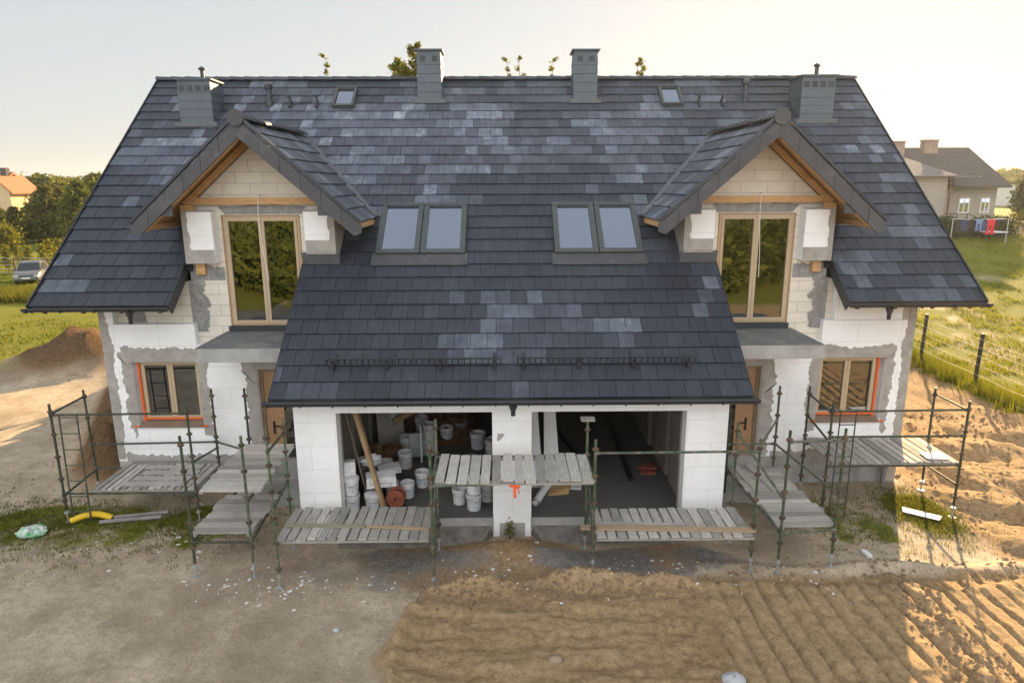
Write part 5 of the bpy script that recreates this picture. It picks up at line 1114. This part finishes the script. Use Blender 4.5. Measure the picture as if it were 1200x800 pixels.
def at(u, v, y):   # x of a bearing read off the photograph, for a thing standing at distance y
    return -.1262 + (u-600)/786.656*(y*.974 + (7.05 - (12.4 if 31 < y < 34 else 4))*.227) + .0107*y
# pines at the left
p1 = tree('pine_tree', 'broad dark pine in the middle of the left pine group', 'tree', (at(58, 0, 90), 90, 0), 7.5, 3.4, 'pine', L_PINE, 5200, .28, 1, .2, 'pines beyond the left field', .08)
p2 = tree('pine_tree', 'tall pine nearest the roof edge in the left pine group', 'tree', (at(98, 0, 88), 88, 0), 8.1, 3.3, 'pine', L_GREEN, 5200, .28, 2, .2, 'pines beyond the left field', .08)
dup(p1, (at(78, 0, 92), 92, 0), 1.3, .96, 'pine between the broad pine and the one by the roof edge'); dup(p2, (at(38, 0, 93), 93, 0), 2.2, .62, 'shorter pine left of the broad dark pine')
dup(p1, (at(22, 0, 86), 86, 0), 3.3, .64, 'low pine in front of the orange roofed house'); dup(p2, (at(3, 0, 92), 92, 0), 4.1, .58, 'leftmost low pine cut by the picture edge'); dup(p2, (at(118, 0, 92), 92, 0), .7, .98, 'pine half hidden behind the roof slope')
dup(p1, (at(110, 0, 84), 84, 0), 5.1, .8, 'small pine in front of the group beside the roof slope')
d1 = tree('round_tree', 'grey green round tree on the skyline behind the pines', 'tree', (at(54, 0, 160), 160, 0), 9.7, 4.2, 'round', L_GREEN, 3600, .5, 3, .3, 'round trees on the left skyline', .3)
dup(d1, (at(73, 0, 165), 165, 0), 1, .95, 'second round skyline tree right of the first'); dup(d1, (at(116, 0, 140), 140, 0), 2, .98, 'round skyline tree touching the roof edge'); dup(d1, (at(36, 0, 185), 185, 0), 3, .85, 'low round skyline tree next to the orange roofed house')
dup(d1, (at(95, 0, 185), 185, 0), 4.5, .95, 'distant round tree between two taller skyline trees')
sh = tree('yellow_bush', 'yellow green bush at the left picture edge below the pines', 'bush', (at(8, 0, 74), 74, 0), 2.6, 1.7, 'bush', L_BIRCH, 1600, .16, 4, .06, None, .1)
vn1 = tree('young_shrub', 'young yellow shrub beside the roof of the parked car', 'shrub', (-35.4, 53.5, 0), 2.3, .7, 'slim', L_BIRCH, 500, .10, 6, .04, 'young shrubs along the garden fence', .15)
for k, (u, y, s, l) in enumerate(((30, 57, .95, 'sparse shrub directly left of the parked car'), (6, 56, 1.0, 'sparse shrub nearest the left picture edge'), (20, 60, .85, 'small shrub behind the garden fence'), (50, 56, 1.05, 'bright shrub behind the parked car'), (58, 58, 1.15, 'tallest yellow shrub right of the parked car'), (67, 60, 1.1, 'yellow shrub by the roof slope'))): dup(vn1, (at(u, 0, y), y, 0), k*1.1, s, l)
# slender trees rising behind the ridge
t1 = tree('young_birch', 'second leafy plume from the left beside the left middle chimney', 'tree', (at(468, 0, 32), 32, 0), 13.5, 1.0, 'slim', L_BIRCH, 5200, .07, 11, .11, 'slender trees behind the ridge', .3)
for k, (u, y, s, l) in enumerate(((481, 32.5, .99, 'slender tree half behind the left middle chimney'), (492, 32, 1.035, 'tallest slender tree rising behind the left middle chimney'))): dup(t1, (at(u, 0, y), y, 0), 2+k, s, l)
dup(t1, (at(461, 0, 31.5), 31.5, 0), 4.4, .965, 'leftmost leafy plume left of the left middle chimney')
dup(t1, (at(475, 0, 31.6), 31.6, 0), 5.6, .985, 'dense leafy plume close left of the left middle chimney')
t2 = tree('young_birch', 'thin yellowing treetop above the small left roof hatch', 'tree', (at(381, 0, 32), 32, 0), 13.7, .55, 'slim', L_BIRCH, 1050, .065, 12, .07, 'slender trees behind the ridge', .3)
for k, (u, y, s, l) in enumerate(((600, 32, .985, 'left thin treetop between the two middle chimneys'), (620, 32.2, .985, 'middle thin treetop between the two middle chimneys'), (649, 32, .975, 'right thin treetop just left of the right middle chimney'), (738, 32, .965, 'short twig top right of the right middle chimney'), (750, 32, .985, 'tallest twig top right of the right middle chimney'), (762, 32, .97, 'outer twig top farthest right above the ridge'))): dup(t2, (at(u, 0, y), y, 0), k*1.3+.4, s, l)
# right background
def rz3(x, y): return gz(x, y)
th1 = tree('thuja', 'dark column thuja beside the neighbour house corner', 'tree', (50.2, 66, 0+rz3(50.2, 66)), 4.2, .9, 'column', L_DARK, 2600, .14, 14, .1, 'thujas by the neighbour house', .05)
dup(th1, (51.6, 67, rz3(51.6, 67)), 1, .95, 'second dark thuja just right of the first')
bs = tree('round_bush', 'dark rounded bush at the right picture edge', 'bush', (50.0, 60, rz3(50, 60)), 3.0, 1.6, 'round', L_DARK, 1800, .16, 15, .08, None, .05)
tree('flowering_shrub', 'low bright yellow green shrub in front of the thujas', 'shrub', (47.6, 61.5, rz3(47.6, 61.5)), 1.2, 1.0, 'bush', L_BIRCH, 800, .1, 16, .05, None, .05)
rd = tree('skyline_tree', 'hazy distant tree on the right skyline beside the neighbour roof', 'tree', (at(1190, 0, 190), 190, 0+rz3(at(1190, 0, 190), 190)), 7, 4.5, 'round', L_GREEN, 1500, .5, 17, .25, 'trees on the right skyline', .2)
dup(rd, (at(1178, 0, 220), 220, rz3(150, 220)), 2, 1.0, 'second hazy tree on the right skyline'); dup(rd, (at(1203, 0, 170), 170, rz3(130, 170)), 4, .8, 'hazy tree cut by the right picture edge')
rng = np.random.default_rng(91); n_ = 5200; hx = rng.uniform(33.5, 41.5, n_); hy = 55 + rng.normal(size=n_)*.5; zz = np.array(hgt(hx, hy)); hh_ = 1.15 + .7*fbm(hx, hy, 1.2, 3, 5.); P_ = np.stack([hx, hy, zz + rng.random(n_)**.8*hh_], 1)
hg = thing('shade_filler', 'dark leafy mass added for the fence and shadows behind the washing line', 'shade_filler', (37.5, 55, gz(37.5, 55))); crown('leaves', P_, .12, L_DARK, hg, rng, None, (37.5, 55, gz(37.5, 55)))  # leafy filler added to darken the strip of fence and shadows
mb = MB()
for k in range(9): x = 33.9 + k*.9; mb.tube([(x, 55, gz(x, 55)-.1), (x+.1, 55, gz(x, 55)+.9)], .04, 5)
mb.build('stems', BARK, hg)
# wooded horizon all round, one mass
rng = np.random.default_rng(77); a = np.concatenate([rng.uniform(R(-62), R(62), 5200)]); d = rng.uniform(330, 420, len(a)); X_ = np.sin(a)*d; Y_ = np.cos(a)*d
hh = 5 + 6*fbm(X_, Y_, 45, 4, 3.); P_ = np.stack([X_, Y_, hgt(X_, Y_) + rng.random(len(a))*hh], 1)
o = crown('distant_wood', P_, 1.6, L_GREEN, None, rng); tag(o, 'low wooded band along the far horizon', 'woodland', kind='stuff')
# ------------------------------------------------------------------ wood behind the viewpoint, seen mirrored in the balcony windows
a = rng.uniform(R(180-50), R(180+50), 20000); d = rng.uniform(16, 42, len(a)); X_ = np.sin(a)*d; Y_ = np.cos(a)*d
hh = (.5 + 6.2*fbm(X_, Y_, 6, 4, 13.))*np.clip((d-12)/20, .1, 1); P_ = np.stack([X_, Y_, rng.random(len(a))**.8*hh], 1); tn = np.clip(fbm(X_, Y_, 3, 3)*1.4-.2 + rng.normal(size=len(a))*.15, 0, 1)
o = crown('garden_wood', P_, .34, L_GREEN, None, rng, tn); tag(o, 'band of trees across the lane, mirrored in the balcony windows', 'woodland', kind='stuff')
# ------------------------------------------------------------------ neighbour houses
NW = NT('neighbour block wall'); c, f = joints(NW, 1, (.36, .32, .27), (.24, .21, .18), .5, .25, .015); NBLOCK = NW.pbr(c, .9, 0, .15)
NROOF = M('neighbour shingles', (.085, .075, .075), .9, var=.2, scale=1.5); NPORCH = M('porch sheet', (.17, .165, .165), .85, 0, var=.35, scale=4, spec=.1)
bx, by, bz = 41, 62, gz(42, 62)-.2
nh = thing('neighbour_house', 'grey block neighbour house with dark gabled roof and front stairs', 'house', (bx, by, bz))
mb = MB(); mb.box(33, 44.7, 62, 72.5, bz-1, 6.85); mb.build('wall', NBLOCK, nh)
mb = MB(); mb.prism([(62, 6.86), (72.5, 6.86), (67.5, 10.15)], lambda a_, b_: (44.69, a_, b_), (-.3, 0, 0)); mb.prism([(62, 6.86), (72.5, 6.86), (67.5, 10.15)], lambda a_, b_: (33.3, a_, b_), (-.3, 0, 0)); mb.build('gable', NBLOCK, nh)
mb = MB(); mb.prism([(60.9, 6.62), (60.9, 6.80), (67.5, 10.42), (74, 6.80), (74, 6.62), (67.5, 10.22)], lambda a_, b_: (45.2, a_, b_), (-12.6, 0, 0)); rf = mb.build('roof', NROOF, nh)
for x0, x1, y, zt in ((40.2, 41.5, 66.4, 11.1), (36.6, 37.6, 65.2, 10.9)):
    mb = MB(); mb.box(x0, x1, y, y+.8, 8.6, zt-.1); mb.box(x0-.1, x1+.1, y-.1, y+.9, zt-.1, zt); mb.build('chimney', M('neighbour chimney', (.30, .22, .18), .9), rf, root=nh)
mb = MB(); mb.box(33, 37.6, 58.2, 61.9, bz-1, 7.55); mb.build('porch_wall', NBLOCK, nh)
mb = MB(); mb.hexa([(32.5, 57.6, 7.56), (38.1, 57.6, 7.56), (38.1, 63.5, 8.55), (32.5, 63.5, 8.55), (32.5, 57.6, 7.66), (38.1, 57.6, 7.66), (36.2, 63.5, 9.5), (32.5, 63.5, 9.5)]); mb.build('porch_roof', NPORCH, nh)
mb = MB(); mb.box(38.11, 40.4, 58.0, 62.6, 7.50, 7.64); mb.build('canopy', NPORCH, nh)
mb = MB(); mb.box(33, 44.72, 61.975, 61.998, 5.78, 5.95); mb.build('string_course', CONC, nh)
dr_ = MB(); dr_.box(38.3, 39.25, 61.95, 61.99, bz+.5, 5.7); d_ = dr_.build('door', DOORW, nh); mb = MB(); mb.box(39.1, 39.15, 61.9, 61.945, bz+1.4, bz+1.6); mb.build('handle', BLACKM, d_, root=nh)
for x0, x1, z0, z1 in ((41.3, 42.3, 4.35, 5.72), (43.3, 44.15, 4.40, 5.72)):
    mb = MB(); f_ = .1; mb.box(x0, x1, 61.94, 61.99, z0, z0+f_); mb.box(x0, x1, 61.94, 61.99, z1-f_, z1); mb.box(x0, x0+f_, 61.94, 61.99, z0+f_, z1-f_); mb.box(x1-f_, x1, 61.94, 61.99, z0+f_, z1-f_); mb.box((x0+x1)/2-.04, (x0+x1)/2+.04, 61.94, 61.99, z0+f_, z1-f_); w_ = mb.build('window', WHITE, nh)
    mb = MB(); mb.box(x0+f_, x1-f_, 61.962, 61.97, z0+f_, z1-f_); mb.build('pane', SGLASS, w_, root=nh)
mb = MB(); mb.tube([(37.75, 58.0, 7.5), (37.75, 58.0, bz+.3)], .07, 8); mb.build('downpipe', BROWN, nh)
mb = MB(); mb.box(38.2, 41.2, 60.4, 61.9, bz-.5, bz+.5)
for k in range(5): mb.box(41.2+.3*k, 41.5+.3*k, 60.4, 61.9, bz-.5, bz+.4-.12*k)
mb.build('front_stairs', CONC, nh)
mb = MB()
for h in (.95, .45): mb.tube([(38.2, 60.4, bz+.5+h), (41.2, 60.4, bz+.5+h), (42.8, 60.4, bz-.1+h)], .04, 6)
for x in (38.2, 39.7, 41.2): mb.tube([(x, 60.4, bz+.5), (x, 60.4, bz+1.45)], .035, 6)
mb.tube([(42.8, 60.4, bz-.3), (42.8, 60.4, bz+.85)], .035, 6); mb.build('handrail', BLACKM, nh)
# orange roofed house at the far left
oh = thing('orange_roof_house', 'house with orange tiled gable roofs beyond the pines', 'house', (-90, 120, 0)); ORF = M('orange roof tiles', (.36, .13, .06), .8, var=.15); CRM = M('cream render', (.55, .42, .26), .9, var=.1)
x0 = at(-14, 0, 120); x1 = at(22, 0, 120) - 3.5
mb = MB(); mb.box(x0-6, x1-.6, 121, 130, -.5, 6.2); mb.build('wall', CRM, oh)
mb = MB(); mb.prism([(120, 6.0), (120, 6.3), (125.5, 9.6), (131, 6.3), (131, 6.0), (125.5, 9.2)], lambda a_, b_: (x0-7, a_, b_), (x1-x0+7.4, 0, 0)); rf = mb.build('roof', ORF, oh)
gx = at(3, 0, 119); mb = MB(); mb.prism([(gx-2.2, 1.2), (gx+2.2, 1.2), (gx+2.2, 6.2), (gx, 8.2), (gx-2.2, 6.2)], lambda a_, b_: (a_, 119.2, b_), (0, 7, 0)); mb.build('front_gable', CRM, oh)
mb = MB(); mb.prism([(gx-3.0, 5.8), (gx, 8.55), (gx+3.0, 5.8), (gx+3.0, 6.05), (gx, 8.85), (gx-3.0, 6.05)], lambda a_, b_: (a_, 118.7, b_), (0, 7.8, 0)); mb.build('gable_roof', ORF, oh)
mb = MB(); mb.box(gx-.5, gx+.5, 119.12, 119.18, 5.8, 7.0); w_ = mb.build('window', WHITE, oh); mb = MB(); mb.box(gx-.4, gx+.4, 119.10, 119.115, 5.9, 6.9); mb.build('pane', SGLASS, w_, root=oh)
mb = MB(); mb.box(x0+1, x0+2, 124, 125, 8.5, 10.3); mb.build('chimney', NROOF, rf, root=oh)
# distant white building at the right edge
fb = thing('distant_building', 'pale flat building on the right skyline behind the bush', 'building', (at(1199, 0, 110), 110, gz(80, 110))); x = at(1197, 0, 110); z = gz(80, 110)
mb = MB(); mb.box(x, x+9, 110, 118, z-1, z+3.6); mb.build('wall', WHITE, fb); mb = MB(); mb.box(x-.3, x+9.3, 109.7, 118.3, z+3.61, z+3.9); mb.build('roof', NROOF, fb)
# ------------------------------------------------------------------ cars
def car(name, label, loc, rz, paint, group=None, h=1.5, L=4.3, W=1.78, van=False):
    r = thing(name, label, 'car', (0, 0, 0), group); mb = MB()
    sec = [(-L/2, .45, .62, .80), (-L/2+.12, .25, .80, .92), (-L/2+.9, .22, .92, 1.0), (-.2, .22, .95, 1.0), (L/2-1.15, .22, .93, 1.0), (L/2-.35, .24, .78, .96), (L/2-.05, .30, .62, .86), (L/2, .42, .52, .76)]
    def ring(xc, z0, z1, ws, w): y = w*ws/2; return [(xc, -y*.92, z0), (xc, -y, z0+.2*(z1-z0)), (xc, -y, z0+.75*(z1-z0)), (xc, -y*.9, z1), (xc, y*.9, z1), (xc, y, z0+.75*(z1-z0)), (xc, y, z0+.2*(z1-z0)), (xc, y*.92, z0)]
    vs = []; fs = []
    for s_ in sec: vs += ring(s_[0], s_[1], s_[2], s_[3], W)
    for i in range(len(sec)-1):
        for k in range(8): fs.append((i*8+k, i*8+(k+1) % 8, (i+1)*8+(k+1) % 8, (i+1)*8+k))
    fs += [tuple(range(8))[::-1], tuple((len(sec)-1)*8+k for k in range(8))]; mb.add(vs, fs)
    xa, xb, xc, xd_ = -L/2+.15, -L/2+(.35 if van else .75), L/2-1.95, L/2-1.1
    zt = h; b = [(xa, .88), (xb, zt-.06), ((xb+xc)/2, zt), (xc, zt-.04), (xd_, .90)]; wy = W/2*.9; wt = W/2*.72; vs = []
    for (x_, z_) in b: q = (z_-.88)/(zt-.88); y_ = wy + (wt-wy)*q; vs += [(x_, -y_, z_), (x_, y_, z_)]
    n = len(b); fs = [(2*i, 2*i+1, 2*i+3, 2*i+2) for i in range(n-1)] + [tuple(2*i for i in range(n))[::-1], tuple(2*i+1 for i in range(n))]; mb.add(vs, fs); mb.build('body', paint, r, smooth=True)
    GL = SGLASS if False else M('car glass', (.02, .022, .025), .08, spec=.8)
    def strip(p, q, name, e=.012):
        mb = MB(); mb.add([*p, *q], [(0, 1, 3, 2)]); return mb
    q1 = (zt-.04-.90); lo, hi = .10, .9
    def edge(f, s): x_ = xd_ + (xc-xd_)*f; z_ = .90 + (zt-.04-.90)*f; y_ = wy + (wt-wy)*((z_-.88)/(zt-.88)) - .06; return (x_+.012, s*y_, z_+.012)
    mb = MB(); mb.add([edge(lo, -1), edge(lo, 1), edge(hi, 1), edge(hi, -1)], [(0, 1, 2, 3)]); mb.build('windshield', GL, r)
    for s in (-1, 1):
        mb = MB(); sy = lambda z_: s*(wy + (wt-wy)*((z_-.88)/(zt-.88)) + .006)
        for (x0_, x1_, x2_, x3_) in ((xa+.35, -.35, -.35, xb+.12), (-.28, xd_-.22, xc-.02, -.28)): mb.add([(x0_, sy(.95), .95), (x1_, sy(.95), .95), (x2_, sy(zt-.12), zt-.12), (x3_, sy(zt-.12), zt-.12)], [(0, 1, 2, 3) if s < 0 else (3, 2, 1, 0)])
        mb.build('side_window', GL, r)
        mb = MB(); mb.box(L/2-.30, L/2-.035, min(s*.48, s*.80), max(s*.48, s*.80), .60, .70); mb.build('headlight', GALV, r)
        mb = MB(); mb.box(xd_-.35, xd_-.22, min(s*W*.5, s*(W*.5+.18)), max(s*W*.5, s*(W*.5+.18)), .92, 1.05); mb.build('mirror', paint, r)
        for x_ in (-L/2+.8, L/2-.85):
            mb = MB(); rr_ = Matrix.Rotation(R(90), 4, 'X'); mb.lathe([(.2, -.1), (.31, -.1), (.325, -.07), (.325, .07), (.31, .1), (.2, .1)], (x_, s*(W/2-.12), .325), 18, rr_); wh = mb.build('wheel', RUBBLE, r, smooth=True); mb = MB(); mb.lathe([(0, -.09), (.2, -.1), (.2, .1), (0, .09)], (x_, s*(W/2-.12), .325), 14, rr_); mb.build('rim', GALV, wh, root=r)
    mb = MB(); mb.box(L/2-.012, L/2+.008, -.26, .26, .42, .52); mb.build('number_plate', WHITE, r)
    mb = MB(); mb.box(L/2-.03, L/2+.004, -.45, .45, .56, .64); mb.build('grille', BPL, r)
    r.location = loc; r.rotation_euler = (0, 0, rz); return r
car('parked_car', 'dark grey hatchback parked on the lawn beside the left roof edge', (-36.2, 51.5, gz(-36.2, 51.5)), R(-66), M('dark car paint', (.17, .175, .185), .25, .3, spec=.6))
car('parked_car', 'white estate car parked beyond the washing line', (47.3, 58.0, gz(47.3, 58)), R(176), M('white car paint', (.7, .7, .7), .25, spec=.6), van=True, h=1.65)
# ------------------------------------------------------------------ washing line
wl = thing('washing_line', 'washing line on thin posts in front of the neighbour house', 'washing line', (36, 52, gz(36, 52)))
for x in (34.4, 38.7): z = gz(x, 52); mb = MB(); mb.tube([(x, 52, z-.1), (x, 52, z+1.95)], .04, 6); mb.build('post', GALV, wl)
lz = gz(36.5, 52)+1.9
for k in range(3): mb = MB(); mb.tube([(34.4, 52+.25*k, lz+.02), (36.5, 52+.25*k, lz-.06), (38.7, 52+.25*k, lz)], .012, 5); mb.build('line', WHITE, wl)
def cloth(label, x, w_, h, mat, y=52, trousers=False):
    mb = MB(); n = 6; vs = []; fs = []
    def panel(xa, xb, z0, z1):
        b = len(vs)
        for i in range(n+1):
            for j in range(4): q = i/n; vs.append((xa+(xb-xa)*q, y + .03*math.sin(q*9+j), z1 + (z0-z1)*j/3))
        for i in range(n):
            for j in range(3): a = b+i*4+j; fs.append((a, a+4, a+5, a+1))
    zt = lz - .02
    if trousers: panel(x-w_/2, x+w_/2, zt-h*.4, zt); panel(x-w_/2, x-.06, zt-h, zt-h*.4); panel(x+.06, x+w_/2, zt-h, zt-h*.4)
    else: panel(x-w_/2, x+w_/2, zt-h, zt)
    mb.add(vs, fs); o = mb.build('laundry', mat, loc=(x, y, zt)); sm = o.modifiers.new('thickness', 'SOLIDIFY'); sm.thickness = .02; return tag(o, label, 'laundry', 'laundry on the washing line')
RC = M('red cloth', (.65, .02, .04), .8); BC = M('navy cloth', (.03, .05, .12), .9); DC = M('black cloth', (.02, .02, .025), .9); LC = M('light blue cloth', (.16, .24, .42), .9)
cloth('bright red overalls hanging on the washing line', 37.35, .62, 1.15, RC, trousers=True); cloth('blue jeans hanging left of the red overalls', 36.45, .45, .9, LC, trousers=True)
for k, (x, l) in enumerate(((34.8, 'leftmost dark garment on the washing line'), (35.3, 'second dark garment from the left on the line'), (35.85, 'dark garment just left of the blue jeans'), (36.9, 'dark garment between the jeans and red overalls'), (37.95, 'short dark garment right of the red overalls'))): cloth(l, x, .42, .9 if k < 4 else .5, [DC, BC, DC, BC, DC][k])
gt = thing('garden_table', 'pale topped garden table behind the washing line', 'table', (38.6, 53.2, gz(38.6, 53.2))); z = gz(38.6, 53.2); mb = MB(); mb.lathe([(0, .70), (.9, .70), (.92, .73), (.9, .76), (0, .76)], (38.6, 53.2, z), 20); mb.build('tabletop', WHITE, gt)
for a in range(4): q = a*PI/2+.6; mb = MB(); mb.tube([(38.6+.7*math.cos(q), 53.2+.7*math.sin(q), z-.05), (38.6+.65*math.cos(q), 53.2+.65*math.sin(q), z+.7)], .035, 6); mb.build('leg', BLACKM, gt)
wf = thing('timber_fence', 'low brown board fence in front of the white car', 'fence', (44, 55.5, gz(44, 55.5)))
for k in range(6):
    x = 40.8 + k*1.5; z = gz(x, 55.5); mb = MB(); mb.box(x-.06, x+.06, 55.5, 55.6, z-.1, z+1.05); mb.build('post', BROWN, wf)
for h in (.25, .5, .75): mb = MB(); mb.bar((40.7, 55.47, gz(40.7, 55.5)+h), (48.4, 55.47, gz(48.4, 55.5)+h), .03, .2); mb.build('board', BOARDT, wf)
stack = thing('woodpile', 'heap of dark scrap timber under the neighbour stairs', 'woodpile', (40.5, 58.8, gz(40.5, 58.8)-.05)); r_ = random.Random(5)
for k in range(9):
    mb = MB(); x = 38.4 + r_.uniform(0, 3.6); y = 58.3 + r_.uniform(0, .9); z = gz(x, y) + .08 + r_.uniform(0, .5); mb.bar((x-.7, y, z), (x+.8, y+r_.uniform(-.2, .2), z+r_.uniform(-.1, .15)), .14, .12); mb.build('log', [BROWN, BOARDT, BOARD][k % 3], stack)

# ------------------------------------------------------------------ air
hz = NT('air'); pv = hz.add('VolumePrincipled'); pv.inputs['Density'].default_value = 0.00022; pv.inputs['Color'].default_value = (.88, .94, 1.0, 1); pv.inputs['Anisotropy'].default_value = .55; hz.link(pv.outputs[0], hz.out.inputs['Volume'])
mb = MB(); mb.box(-960, 960, -140, 1600, -3, 45); hzo = tag(mb.build('haze', hz.mat), 'thin morning air over the whole building site', 'haze', kind='stuff')
